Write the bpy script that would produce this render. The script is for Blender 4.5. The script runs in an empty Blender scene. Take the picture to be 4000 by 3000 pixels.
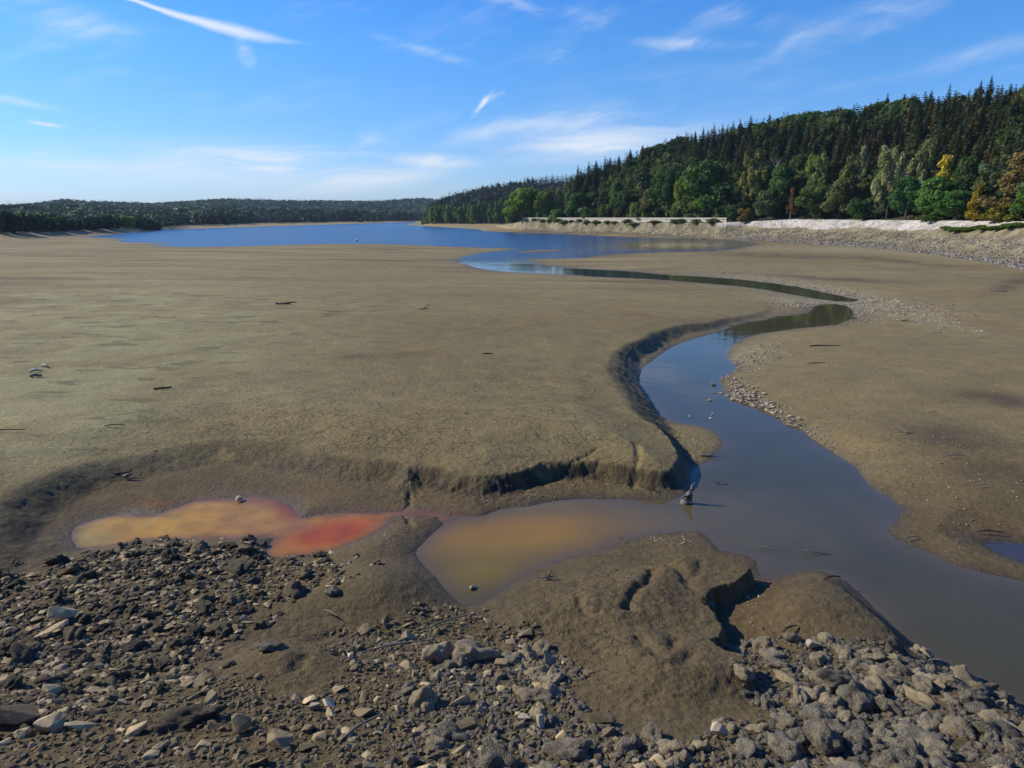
import bpy, bmesh, math, random
import numpy as np
from mathutils import Vector, Matrix
random.seed(7); RNG = np.random.default_rng(11)
scene = bpy.context.scene
R = math.radians
# ------------------------------------------------------------------ camera
W_, H_ = 1024, 768
EYE = 6.0
F = 711.1                       # focal length in pixels of a 1024 px wide frame
HOR = 166.9                     # pixels between frame centre and horizon
PITCH = math.atan(HOR / F)
cam = bpy.data.cameras.new('camera'); cam.sensor_width = 36; cam.lens = 36 * F / 1024
cam.clip_start = 0.1; cam.clip_end = 12000
camo = bpy.data.objects.new('camera', cam); scene.collection.objects.link(camo)
camo.location = (0, 0, EYE); camo.rotation_euler = (math.pi / 2 - PITCH, 0, 0)
scene.camera = camo
scene.render.resolution_x = W_; scene.render.resolution_y = H_
# ------------------------------------------------------------------ light
SUN_EL, SUN_AZ = R(33), R(-74)          # azimuth from +Y towards +X
sv = Vector((math.sin(SUN_AZ) * math.cos(SUN_EL), math.cos(SUN_AZ) * math.cos(SUN_EL), math.sin(SUN_EL)))
sl = bpy.data.lights.new('sun', 'SUN'); sl.energy = 5.0; sl.angle = R(0.5); sl.color = (1.0, 0.90, 0.72)
so = bpy.data.objects.new('sun', sl); scene.collection.objects.link(so)
so.rotation_euler = sv.to_track_quat('Z', 'Y').to_euler()
scene.view_settings.view_transform = 'Standard'; scene.view_settings.look = 'None'
scene.view_settings.exposure = 0.0; scene.view_settings.gamma = 1
try: scene.view_settings.use_curve_mapping = False
except Exception: pass

class NT:
    """tiny node-tree writer"""
    def __init__(s, tree): s.t = tree; s.n = tree.nodes; s.l = tree.links; s.n.clear()
    def node(s, typ, **kw):
        nd = s.n.new(typ)
        for k, v in kw.items(): setattr(nd, k, v)
        return nd
    def put(s, sock, v):
        if v is None: return
        if isinstance(v, bpy.types.NodeSocket): s.l.new(v, sock)
        else: sock.default_value = v
    def math(s, op, a, b=None, c=None, clamp=False):
        nd = s.node('ShaderNodeMath', operation=op, use_clamp=clamp)
        for i, v in enumerate((a, b, c)): s.put(nd.inputs[i], v)
        return nd.outputs[0]
    def vmath(s, op, a, b=None):
        nd = s.node('ShaderNodeVectorMath', operation=op)
        s.put(nd.inputs[0], a); s.put(nd.inputs[1], b)
        return nd.outputs[0]
    def noise(s, vec, scale, detail=4, rough=0.55, dist=0.0):
        nd = s.node('ShaderNodeTexNoise'); s.put(nd.inputs['Vector'], vec)
        nd.inputs['Scale'].default_value = scale; nd.inputs['Detail'].default_value = detail
        nd.inputs['Roughness'].default_value = rough; nd.inputs['Distortion'].default_value = dist
        return nd.outputs['Fac']
    def ramp(s, v, a, b, lo=0.0, hi=1.0, smooth=True):
        nd = s.node('ShaderNodeMapRange'); nd.interpolation_type = 'SMOOTHSTEP' if smooth else 'LINEAR'
        s.put(nd.inputs[0], v)
        for i, q in enumerate((a, b, lo, hi)): s.put(nd.inputs[i + 1], q)
        return nd.outputs[0]
    def mix(s, f, a, b, mode='MIX'):
        nd = s.node('ShaderNodeMix', data_type='RGBA', blend_type=mode)
        s.put(nd.inputs[0], f); s.put(nd.inputs[6], a); s.put(nd.inputs[7], b)
        return nd.outputs[2]
    def scalevec(s, v, sc):
        nd = s.node('ShaderNodeMapping'); s.put(nd.inputs[0], v); nd.inputs['Scale'].default_value = sc
        return nd.outputs[0]

def raydir(sx, sy):
    u = (sx - 2000) / 3.90625; v = (1500 - sy) / 3.90625
    c, s = math.cos(PITCH), math.sin(PITCH)
    return np.array([u, F * c + v * s, -F * s + v * c])
def azel(sx, sy):
    d = raydir(sx, sy)
    return math.degrees(math.atan2(d[0], d[1])), math.degrees(math.atan2(d[2], math.hypot(d[0], d[1])))

# ------------------------------------------------------------------ sky
world = bpy.data.worlds.new('World'); scene.world = world; world.use_nodes = True
N = NT(world.node_tree)
sky = N.node('ShaderNodeTexSky', sky_type='NISHITA'); sky.sun_disc = False
sky.sun_elevation = SUN_EL; sky.sun_rotation = SUN_AZ % (2 * math.pi)
sky.altitude = 200; sky.air_density = 1.0; sky.dust_density = 0.25; sky.ozone_density = 2.2
tc = N.node('ShaderNodeTexCoord'); gen = tc.outputs['Generated']
sep = N.node('ShaderNodeSeparateXYZ'); N.l.new(gen, sep.inputs[0])
sx_, sy_, sz_ = sep.outputs
AZ = N.math('MULTIPLY', N.math('ARCTAN2', sx_, sy_), 57.2958)
EL = N.math('MULTIPLY', N.math('ARCSINE', sz_), 57.2958)
comb = N.node('ShaderNodeCombineXYZ'); N.l.new(AZ, comb.inputs[0]); N.l.new(EL, comb.inputs[1])
ae = comb.outputs[0]
warpn = N.node('ShaderNodeTexNoise'); N.l.new(ae, warpn.inputs['Vector']); warpn.inputs['Scale'].default_value = 0.16; warpn.inputs['Detail'].default_value = 4
wv = N.vmath('MULTIPLY', N.vmath('SUBTRACT', warpn.outputs['Color'], (0.5, 0.5, 0.5)), (5.0, 2.2, 0))
aew = N.vmath('ADD', ae, wv)
def cloud_noise(rot, sc, seed, detail=7, rough=0.6):
    m = N.node('ShaderNodeMapping'); N.l.new(aew, m.inputs[0])
    m.inputs['Rotation'].default_value = (0, 0, rot); m2 = N.scalevec(m.outputs[0], sc)
    a = N.vmath('ADD', m2, (seed, seed * 1.7, seed * 0.3))
    return N.noise(a, 1.0, detail, rough)
streak = cloud_noise(R(-4), (0.055, 0.42, 1), 3.1)
wisp = cloud_noise(R(-14), (0.12, 0.5, 1), 9.7)
fine = cloud_noise(R(-10), (0.45, 1.6, 1), 21.3)
band = cloud_noise(R(-1.5), (0.045, 1.15, 1), 33.1)
def blob(sx, sy, wx, wy, rot=0.0, src=streak, lo=0.38, hi=0.72, amp=1.0):
    """soft patch of cirrus round one direction of the sky; sizes in photograph pixels"""
    a, e = azel(sx, sy); k = 1 / 3.90625 / F * 57.3
    sub = N.vmath('SUBTRACT', aew if rot == 99 else N.vmath('ADD', ae, N.vmath('MULTIPLY', wv, (0.25, 0.25, 0))), (a, e, 0))
    m = N.node('ShaderNodeMapping', vector_type='POINT'); N.l.new(sub, m.inputs[0]); m.inputs['Rotation'].default_value = (0, 0, -R(rot))
    m2 = N.scalevec(m.outputs[0], (1 / (wx * k), 1 / (wy * k), 0))
    ln = N.node('ShaderNodeVectorMath', operation='LENGTH'); N.l.new(m2, ln.inputs[0])
    g = N.ramp(ln.outputs['Value'], 1.0, 0.0, 0.0, 1.0)
    return N.math('MULTIPLY', N.math('MULTIPLY', g, N.ramp(src, lo, hi)), amp)
tot = None
def add(v):
    global tot
    tot = v if tot is None else N.math('ADD', tot, v)
add(blob(1080, 628, 700, 95, -2, band, 0.36, 0.62, 0.85))
add(blob(1000, 690, 900, 90, -1, streak, 0.2, 0.62, 0.5))
add(blob(300, 650, 700, 60, 1, band, 0.4, 0.7, 0.4))
add(blob(1040, 654, 150, 14, 1, fine, 0.1, 0.5, 0.6))
add(blob(1500, 700, 500, 50, 8, streak, 0.2, 0.6, 0.4))
add(blob(1690, 628, 230, 38, -2, fine, 0.1, 0.6, 0.75))
add(blob(2350, 560, 560, 80, 5, band, 0.34, 0.66, 0.75))
add(blob(2250, 575, 500, 90, 4, streak, 0.28, 0.7, 0.35))
add(blob(2230, 470, 330, 110, 4, wisp, 0.35, 0.7, 0.55))
add(blob(1900, 520, 260, 60, 12, wisp, 0.3, 0.65, 0.45))
add(blob(1440, 560, 90, 60, 10, fine, 0.3, 0.7, 0.4))
add(blob(1885, 405, 80, 17, 52, fine, 0.3, 0.58, 0.9))
add(blob(1930, 378, 60, 22, 20, fine, 0.35, 0.6, 0.5))
add(blob(2190, 205, 85, 38, 25, fine, 0.4, 0.75, 0.32))
add(blob(1650, 195, 330, 26, -14, fine, 0.35, 0.75, 0.28))
add(blob(190, 45, 330, 70, -10, wisp, 0.32, 0.75, 0.6))
add(blob(2050, 14, 330, 34, -8, fine, 0.38, 0.8, 0.4))
add(blob(2950, 80, 280, 55, -8, wisp, 0.35, 0.8, 0.3))
add(blob(3450, 45, 420, 75, 12, wisp, 0.3, 0.75, 0.38))
add(blob(3900, 190, 300, 45, 8, streak, 0.3, 0.75, 0.35))
add(blob(2300, 95, 180, 40, 10, fine, 0.4, 0.8, 0.3))
add(blob(2700, 170, 300, 30, -5, wisp, 0.3, 0.7, 0.4))
add(blob(960, 210, 70, 45, -60, fine, 0.3, 0.7, 0.4))
add(blob(180, 484, 75, 10, -5, fine, 0.0, 0.5, 0.65))
add(blob(70, 395, 160, 20, -8, fine, 0.2, 0.6, 0.4))
add(blob(2600, 380, 700, 130, 3, streak, 0.4, 0.8, 0.35))
add(blob(3000, 520, 700, 120, 3, streak, 0.4, 0.75, 0.45))
# contrail: a thin curved line across the upper left
pts = [azel(x, y) for x, y in ((500, -8), (640, 48), (800, 88), (950, 128), (1100, 156), (1230, 176))]
co = np.polyfit([p[0] for p in pts], [p[1] for p in pts], 2)
curve = N.math('ADD', N.math('ADD', N.math('MULTIPLY', N.math('MULTIPLY', AZ, AZ), float(co[0])), N.math('MULTIPLY', AZ, float(co[1]))), float(co[2]))
off = N.math('ABSOLUTE', N.math('SUBTRACT', N.math('ADD', EL, N.math('MULTIPLY', N.math('SUBTRACT', fine, 0.5), 0.35)), curve))
wid = N.math('MULTIPLY', N.ramp(AZ, pts[0][0], pts[3][0], 0.20, 0.60), N.ramp(AZ, pts[3][0], pts[5][0] + .5, 1.0, 0.18))
line = N.math('MULTIPLY', N.ramp(N.math('DIVIDE', off, wid), 1.0, 0.0), N.math('MULTIPLY', N.ramp(AZ, pts[0][0] - 8, pts[0][0]), N.ramp(AZ, pts[5][0] + 0.6, pts[4][0] - 4)))
add(N.math('MULTIPLY', line, 0.85))
# high thin veil everywhere, also where the frame does not reach (the water mirrors it)
add(N.math('MULTIPLY', N.ramp(wisp, 0.5, 0.85), 0.22))
tot = N.math('MINIMUM', tot, 0.92)
lp = N.ramp(EL, 0, 3)
hs = N.node('ShaderNodeHueSaturation'); hs.inputs['Saturation'].default_value = 1.28; hs.inputs['Value'].default_value = 1.0
N.l.new(sky.outputs[0], hs.inputs['Color'])
rp = N.node('ShaderNodeValToRGB'); N.l.new(N.math('DIVIDE', EL, 40.0), rp.inputs[0])
while len(rp.color_ramp.elements) < 5: rp.color_ramp.elements.new(0.5)
for e_, (p_, c_) in zip(rp.color_ramp.elements, ((0.0, (0.78, 0.98, 1.66, 1)), (0.12, (0.74, 1.02, 1.58, 1)), (0.3, (0.80, 1.24, 1.72, 1)), (0.65, (0.68, 1.30, 2.25, 1)), (1.0, (0.4, 0.85, 1.5, 1)))):
    e_.position = p_; e_.color = c_
skyc = N.mix(1.0, hs.outputs[0], rp.outputs[0], 'MULTIPLY')
cl = N.mix(tot, skyc, (8.6, 9.2, 9.9, 1))
bg = N.node('ShaderNodeBackground'); N.l.new(cl, bg.inputs[0]); bg.inputs[1].default_value = 0.10
wo = N.node('ShaderNodeOutputWorld'); N.l.new(bg.outputs[0], wo.inputs[0])

# ------------------------------------------------------------------ helpers
C = scene.collection
def tag(o, label=None, cat=None, group=None, kind=None):
    for k, v in (('label', label), ('category', cat), ('group', group), ('kind', kind)):
        if v: o[k] = v
    return o
def link(name, me, mat=None, parent=None, loc=None):
    o = bpy.data.objects.new(name, me); C.objects.link(o)
    if mat is not None and me is not None:
        me.materials.clear() if False else None
        if len(me.materials) == 0: me.materials.append(mat)
    if parent: o.parent = parent
    if loc is not None: o.location = loc
    return o
def empty(name, loc, rz=0.0):
    o = bpy.data.objects.new(name, None); o.empty_display_size = 0.3; C.objects.link(o)
    o.location = loc; o.rotation_euler = (0, 0, rz); return o
def npmesh(name, V, Fc, smooth=True, col=None, mat=None):
    """mesh from numpy verts and faces (all faces the same size)"""
    V = np.asarray(V, np.float32); Fc = np.asarray(Fc, np.int32); k = Fc.shape[1]; n = len(Fc)
    me = bpy.data.meshes.new(name)
    me.vertices.add(len(V)); me.vertices.foreach_set('co', V.ravel())
    me.loops.add(n * k); me.loops.foreach_set('vertex_index', Fc.ravel())
    me.polygons.add(n); me.polygons.foreach_set('loop_start', np.arange(0, n * k, k, dtype=np.int32))
    try: me.polygons.foreach_set('loop_total', np.full(n, k, np.int32))
    except Exception: pass
    me.update(calc_edges=True)
    me.polygons.foreach_set('use_smooth', np.full(n, smooth, bool))
    if col is not None:
        a = me.color_attributes.new('Col', 'FLOAT_COLOR', 'POINT')
        c = np.ones((len(V), 4), np.float32); c[:, :col.shape[1]] = col
        a.data.foreach_set('color', c.ravel())
    if mat: me.materials.append(mat)
    me.validate(); return me
def hashf(ix, iy, seed):
    h = (ix.astype(np.int64) * 374761393 + iy.astype(np.int64) * 668265263 + seed * 974634777) & 0xffffffff
    h = ((h ^ (h >> 13)) * 1274126177) & 0xffffffff
    return ((h ^ (h >> 16)) & 0xffff).astype(np.float32) / 65535.0
def gnoise(x, y, seed=0):
    """gradient noise, about -0.7..0.7"""
    xi = np.floor(x); yi = np.floor(y); fx = (x - xi).astype(np.float32); fy = (y - yi).astype(np.float32)
    u = fx * fx * fx * (fx * (fx * 6 - 15) + 10); v = fy * fy * fy * (fy * (fy * 6 - 15) + 10)
    def g(dx, dy):
        a = hashf(xi + dx, yi + dy, seed) * 6.2832
        return np.cos(a) * (fx - dx) + np.sin(a) * (fy - dy)
    a = g(0, 0); b = g(1, 0); c = g(0, 1); d = g(1, 1)
    return (a * (1 - u) + b * u) * (1 - v) + (c * (1 - u) + d * u) * v
def fbm(x, y, scale, octv=4, seed=0, gain=0.5):
    s = 0; a = 1.0; f = 1.0 / scale
    for i in range(octv):
        s = s + a * gnoise(x * f + 13.7 * i, y * f - 7.1 * i, seed + i); a *= gain; f *= 2.03
    return s
def sstep(t): t = np.clip(t, 0, 1); return t * t * (3 - 2 * t)
def unproj(sx, sy, z=0.0):
    sx = np.asarray(sx, float); sy = np.asarray(sy, float)
    u = (sx - 2000) / 3.90625; v = (1500 - sy) / 3.90625; c, s = math.cos(PITCH), math.sin(PITCH)
    dy = F * c + v * s; dz = -F * s + v * c
    t = (z - EYE) / dz
    return u * t, dy * t
def proj(x, y, z):
    c, s = math.cos(PITCH), math.sin(PITCH)
    dz = z - EYE; fw = y * c - dz * s; up = y * s + dz * c
    fw = np.where(fw < 0.05, 0.05, fw)
    return 2000 + F * x / fw * 3.90625, 1500 - F * up / fw * 3.90625
def smooth_poly(p, n=3, closed=True):
    p = np.asarray(p, float); m = len(p); out = []
    for i in range(m if closed else m - 1):
        if closed: a, b, c, d = p[(i - 1) % m], p[i], p[(i + 1) % m], p[(i + 2) % m]
        else: a, b, c, d = p[max(i - 1, 0)], p[i], p[i + 1], p[min(i + 2, m - 1)]
        for k in range(n):
            t = k / n
            out.append(0.5 * ((2 * b) + (-a + c) * t + (2 * a - 5 * b + 4 * c - d) * t * t + (-a + 3 * b - 3 * c + d) * t ** 3))
    if not closed: out.append(p[-1])
    return np.array(out)
def world_poly(p, n=3, closed=True, z=0.0):
    p = smooth_poly(p, n, closed); x, y = unproj(p[:, 0], p[:, 1], z); return np.stack([x, y], 1)
def seg_dist2(X, Y, P, closed=True):
    m = len(P); D = np.full(X.shape, 1e12, np.float32)
    for i in range(m if closed else m - 1):
        ax, ay = P[i]; bx, by = P[(i + 1) % m]; ex, ey = bx - ax, by - ay
        L = ex * ex + ey * ey + 1e-12
        t = np.clip(((X - ax) * ex + (Y - ay) * ey) / L, 0, 1)
        dx = X - ax - t * ex; dy = Y - ay - t * ey
        np.minimum(D, dx * dx + dy * dy, out=D)
    return D
def inside(X, Y, P):
    m = len(P); I = np.zeros(X.shape, bool)
    for i in range(m):
        ax, ay = P[i]; bx, by = P[(i + 1) % m]
        if ay == by: continue
        c = ((ay > Y) != (by > Y)) & (X < (bx - ax) * (Y - ay) / (by - ay) + ax)
        I ^= c
    return I
def sdf(X, Y, P, margin=20.0):
    """signed distance, positive outside, clipped to margin"""
    out = np.full(X.shape, margin, np.float32)
    lo = P.min(0) - margin; hi = P.max(0) + margin
    k = (X > lo[0]) & (X < hi[0]) & (Y > lo[1]) & (Y < hi[1])
    x = X[k].astype(np.float32); y = Y[k].astype(np.float32)
    if len(x) == 0: return out
    d = np.sqrt(seg_dist2(x, y, P)); d = np.where(inside(x, y, P), -d, d)
    out[k] = np.minimum(d, margin); return out
def pline_dist(X, Y, P, margin=5.0):
    out = np.full(X.shape, margin, np.float32)
    lo = P.min(0) - margin; hi = P.max(0) + margin
    k = (X > lo[0]) & (X < hi[0]) & (Y > lo[1]) & (Y < hi[1])
    if k.any(): out[k] = np.minimum(np.sqrt(seg_dist2(X[k].astype(np.float32), Y[k].astype(np.float32), P, False)), margin)
    return out

# ------------------------------------------------------------------ plan of the place (traced shorelines, turned into metres on the water plane)
LAKE = world_poly([(345, 924), (443, 916), (525, 908), (608, 898), (760, 894), (949, 888), (1139, 882), (1400, 874), (1508, 870), (1617, 867), (1625, 871), (1590, 878), (1704, 887), (1866, 896),
    (1888, 903), (1997, 908), (2160, 912), (2322, 921), (2485, 928), (2600, 931), (2758, 935), (2885, 944), (2961, 954), (2904, 967), (2790, 981), (2600, 984), (2485, 988), (2376, 993), (2295, 1004),
    (2214, 1011), (2078, 1012), (2051, 1017), (2100, 1031), (2187, 1045), (2322, 1053), (2485, 1062), (2600, 1075), (2689, 1078), (2834, 1087), (3029, 1108), (3196, 1137), (3362, 1174), (3268, 1177),
    (3123, 1155), (2993, 1132), (2863, 1116), (2689, 1101), (2545, 1090), (2376, 1083), (2214, 1073), (2051, 1066), (1942, 1058), (1877, 1049), (1829, 1034), (1799, 1015), (1834, 1000), (1888, 989),
    (1970, 980), (2024, 974), (1997, 970), (1888, 968), (1725, 961), (1563, 955), (1400, 952), (1203, 954), (950, 962), (760, 964), (608, 961), (640, 953), (671, 949), (490, 947), (487, 933), (354, 926)], 2)
ISLE = world_poly([(2002, 986), (2050, 980), (2110, 977), (2214, 976), (2170, 983), (2078, 988)], 2)
STREAM = world_poly([(2498, 1492), (2519, 1434), (2566, 1401), (2617, 1362), (2689, 1333), (2762, 1311), (2834, 1286), (2906, 1264), (3000, 1250), (3051, 1239), (3159, 1224), (3181, 1199), (3232, 1189),
    (3304, 1195), (3329, 1217), (3319, 1246), (3254, 1269), (3123, 1282), (3015, 1297), (2935, 1311), (2877, 1336), (2841, 1369), (2838, 1398), (2870, 1427), (2863, 1452), (2812, 1477), (2816, 1506),
    (2856, 1564), (2921, 1582), (3044, 1636), (3058, 1658), (3123, 1676), (3174, 1716), (3268, 1778), (3347, 1828), (3369, 1864), (3413, 1911), (3528, 1987), (3478, 2056), (3470, 2092), (3528, 2121),
    (3630, 2164), (3738, 2215), (4000, 2275), (4400, 2370), (4900, 2700), (4800, 3300), (4300, 2990), (4000, 2768), (3866, 2692), (3771, 2645), (3676, 2597), (3613, 2562), (3549, 2496), (3423, 2382), (3360, 2319),
    (3300, 2265), (3200, 2230), (3129, 2234), (3040, 2256), (2975, 2250), (2958, 2190), (2876, 2158), (2813, 2146), (2750, 2082), (2686, 2076), (2560, 2082), (2433, 2114), (2338, 2158), (2243, 2171), (2154, 2202),
    (2053, 2247), (1927, 2335), (1863, 2364), (1800, 2360), (1742, 2300), (1699, 2253), (1634, 2181), (1634, 2145), (1692, 2087), (1735, 2047), (1720, 2018), (1822, 2020), (1894, 2015), (1959, 1989), (2068, 1979),
    (2176, 1957), (2285, 1950), (2574, 1953), (2654, 1946), (2697, 1906), (2704, 1848), (2719, 1827), (2777, 1801), (2785, 1781), (2827, 1752), (2827, 1723), (2791, 1687), (2725, 1662), (2639, 1651),
    (2588, 1626), (2552, 1579), (2523, 1535)], 2)
POOL = world_poly([(285, 2080), (316, 2054), (411, 2023), (506, 2010), (595, 2015), (684, 1991), (760, 1960), (886, 1950), (987, 1944), (1076, 1953), (1139, 1985), (1171, 2029), (1234, 2016), (1329, 2008), (1439, 2009),
    (1504, 2006), (1576, 2001), (1655, 2000), (1720, 2006), (1735, 2016), (1690, 2016), (1600, 2009), (1530, 2018), (1497, 2051), (1439, 2094), (1345, 2131), (1258, 2160), (1171, 2168), (1108, 2178), (1051, 2168), (1054, 2137),
    (1076, 2104), (1013, 2099), (886, 2107), (696, 2108), (601, 2108), (506, 2121), (380, 2140), (304, 2137)], 2)
PUDDLE = world_poly([(3836, 2120), (3880, 2114), (3940, 2119), (4050, 2136), (4250, 2180), (4260, 2270), (4120, 2235), (4000, 2200), (3904, 2160)], 2)
# raised mud terrace left of the stream: its scarp runs round the pools and up the stream
TERR = world_poly([(-900, 2700), (-200, 2500), (20, 2290), (80, 2150), (150, 2050), (280, 1965), (430, 1900), (620, 1860), (850, 1815), (1050, 1825), (1200, 1862), (1380, 1885), (1530, 1890), (1590, 1945), (1640, 1900), (1720, 1915), (1793, 1935),
    (1851, 1948), (1960, 1944), (2068, 1912), (2126, 1890), (2285, 1880), (2466, 1900), (2574, 1920), (2640, 1915), (2680, 1880), (2690, 1835), (2660, 1790), (2625, 1740), (2600, 1690), (2565, 1630), (2528, 1565), (2485, 1500),
    (2480, 1440), (2520, 1395), (2590, 1345), (2680, 1310), (2780, 1285), (2880, 1258), (2980, 1236), (3022, 1215), (3000, 1190), (2900, 1150), (2700, 1112), (2400, 1090), (2050, 1074), (1800, 1045), (1760, 1015), (1900, 978), (1700, 966), (1400, 957), (600, 967), (200, 960), (-900, 1000), (-3000, 1300), (-3000, 2700)], 2)
CLUMP = world_poly([(1900, 2420), (2050, 2290), (2200, 2220), (2400, 2165), (2620, 2145), (2760, 2160), (2860, 2170), (2945, 2185), (2940, 2235), (2890, 2275), (2800, 2290), (2790, 2340), (2815, 2400), (2845, 2450), (2838, 2520),
    (2800, 2545), (2850, 2600), (2920, 2650), (2960, 2720), (2900, 2800), (2700, 2880), (2500, 2880), (2300, 2780), (2250, 2620), (2100, 2480)], 2, z=0.45)
CLUMP_E = world_poly([(2700, 2150), (2860, 2170), (2945, 2185), (2940, 2235), (2890, 2275), (2800, 2290), (2790, 2340), (2815, 2400), (2845, 2450), (2838, 2520), (2800, 2545), (2850, 2600), (2920, 2650)], 2, False, z=0.45)
MOUND = (3230, 2390)
GULLY = [([(2548, 2203), (2535, 2265), (2500, 2295), (2470, 2325), (2455, 2385)], 0.09, 0.12), ([(2740, 2185), (2725, 2235), (2700, 2250)], 0.03, 0.10), ([(2265, 2330), (2268, 2365), (2290, 2400)], 0.05, 0.10),
    ([(2500, 2540), (2530, 2600), (2560, 2640)], 0.06, 0.16), ([(2640, 2530), (2620, 2580)], 0.07, 0.16), ([(2690, 2640), (2660, 2690)], 0.08, 0.16), ([(2300, 2500), (2340, 2560)], 0.03, 0.12), ([(2600, 2180), (2660, 2230), (2700, 2290)], 0.06, 0.14),
    ([(1300, 2440), (1220, 2480)], 0.05, 0.14), ([(1190, 2640), (1160, 2690)], 0.06, 0.14), ([(1590, 1850), (1600, 1900), (1590, 1960), (1605, 1995)], 0.06, 0.10), ([(2480, 1760), (2495, 1800), (2475, 1850)], 0.06, 0.12),
    ([(1780, 1868), (1960, 1862), (2080, 1850), (2160, 1830), (2260, 1800), (2330, 1770)], 0.05, 0.10), ([(1330, 2590), (1420, 2560)], 0.08, 0.12), ([(520, 2690), (610, 2650)], 0.12, 0.16), ([(270, 2780), (340, 2740)], 0.10, 0.16)]
GULLY = [(world_poly(p, 2, False, 0.4), d, w) for p, d, w in GULLY]
CTRL = [(1400, 1000, .30, 22), (700, 1000, .35, 25), (200, 950, .5, 30), (2400, 1020, .22, 8), (2200, 1110, .25, 7), (2700, 1150, .2, 5), (3000, 1050, .35, 7), (3200, 1180, .2, 3), (3500, 1100, .5, 8), (2300, 915, .9, 6), (1750, 880, 1.2, 20),
    (3000, 1400, .42, 3.0), (3250, 1550, .45, 1.9), (3400, 1780, .46, 0.75), (3600, 2000, .36, 1.0), (3700, 2150, .25, 1.0), (2500, 1500, .08, .5), (2700, 1720, .10, .6), (1300, 1950, .12, .5), (600, 1990, .10, .6), (1500, 1980, .10, .5), (2200, 1945, .12, .30),
    (700, 2140, .25, .5), (1150, 2250, .2, .6), (1500, 2150, .2, .5), (1400, 2400, .3, .8), (2300, 2250, .20, .5), (2600, 2120, .10, .5), (2900, 2350, .10, .8), (3250, 2450, .16, .6), (3500, 2600, .25, .5), (100, 1100, .5, 30)]
_cx, _cy = unproj([c[0] for c in CTRL], [c[1] for c in CTRL])
_ca = np.arctan2(_cx, _cy); _cr = np.log(np.hypot(_cx, _cy))
# the shore round the basin: distance of its top edge by direction (photograph column at the horizon)
def hx(x): return math.atan(((x - 2000) / 3.90625) / 730.0)
def tan_el(x, y):
    d = raydir(x, y); return d[2] / math.hypot(d[0], d[1])
def knots(rows): a = np.array(rows, float); return np.array([hx(v) for v in a[:, 0]]), a[:, 1:]
# columns: x, top-edge distance, its height, toe width, crest distance behind, skyline y, tree height
FARK = knots([(-3500, 150, 1.6, 25, 1000, 800, 12), (-1500, 190, 1.6, 25, 1500, 800, 12), (-300, 225, 1.5, 30, 1700, 806, 12), (0, 245, 1.5, 30, 1650, 806, 12), (120, 262, 1.5, 30, 1600, 799, 12), (250, 285, 1.5, 30, 1600, 781, 12), (400, 320, 1.5, 30, 1600, 788, 12), (600, 380, 1.3, 20, 1500, 796, 12),
    (760, 470, 1.2, 20, 1400, 786, 12), (900, 560, 1.2, 15, 1300, 776, 12), (1100, 640, 1.2, 15, 1200, 783, 12), (1250, 730, 1.2, 15, 1100, 782, 13), (1400, 800, 1.2, 15, 1000, 786, 12), (1500, 900, 1.2, 15, 950, 783, 12), (1650, 1000, 1.2, 15, 900, 773, 12), (1730, 1050, 1.2, 15, 900, 780, 12), (2000, 1100, 1.2, 15, 900, 800, 12), (6000, 1100, 1.2, 15, 900, 800, 12)])
PROK = knots([(1635, 560, 1.3, 30, 40, 838, 12), (1680, 520, 1.5, 25, 90, 800, 7.5), (1760, 500, 1.6, 25, 150, 764, 7.5), (1900, 480, 1.8, 25, 230, 728, 7.5), (2050, 460, 2, 25, 260, 704, 7.5), (2200, 450, 2, 25, 280, 692, 7.5), (2500, 450, 2, 25, 280, 700, 7.5), (3000, 450, 2, 25, 280, 700, 7.5)])
NEAK = knots([(1945, 400, 1.0, 40, 30, 846, 6), (1990, 325, 2.6, 30, 30, 820, 8), (2050, 287, 4.0, 16, 40, 770, 11), (2150, 272, 4.0, 14, 45, 735, 12), (2240, 258, 4.0, 13, 50, 650, 12), (2400, 238, 4.0, 12, 60, 600, 12), (2600, 217, 4.0, 12, 70, 530, 12), (2835, 199, 4.3, 14, 70, 475, 12), (3100, 188, 5.2, 24, 72, 425, 12),
    (3400, 172, 5.2, 26, 72, 388, 12), (3550, 162, 5.2, 28, 72, 355, 12), (3800, 146, 5.2, 32, 72, 345, 12), (4000, 130, 5.2, 34, 72, 320, 12), (4400, 100, 5.2, 34, 72, 320, 12), (5200, 70, 5.0, 30, 72, 500, 12), (7000, 50, 5, 26, 72, 700, 12)])
def kcol(K, az, i): return np.interp(az, K[0], K[1][:, i])
def crest(K):
    out = []
    for a, row in zip(*K):
        x = 2000 + math.tan(a) * 730 * 3.90625
        out.append(EYE + tan_el(x, row[4]) * (row[0] + row[3]) - row[5] - row[1])
    return np.maximum(np.array(out), 0)
NEAK[1][:, 0] *= 1.085
CREST = {id(FARK): crest(FARK), id(PROK): crest(PROK), id(NEAK): crest(NEAK)}
def layer(K, az, r):
    sq = np.interp(az, [hx(2838), hx(2900)], [0.68, 1.0]) if K is NEAK else 1.0
    rt = kcol(K, az, 0); zt = kcol(K, az, 1); w = kcol(K, az, 2); cs = kcol(K, az, 3); hc = np.interp(az, K[0], CREST[id(K)])
    t = (r - rt + w) / (w * sq)
    z = zt * np.where(t > 1, 1, sstep(t * 0.5) * 2 * np.clip(t, 0, 1) ** 0.2)
    z = np.where(t > 0, z, 0)
    return z + hc * sstep((r - rt) / cs) ** (1.7 if K is FARK else 1.0), r - rt
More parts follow.
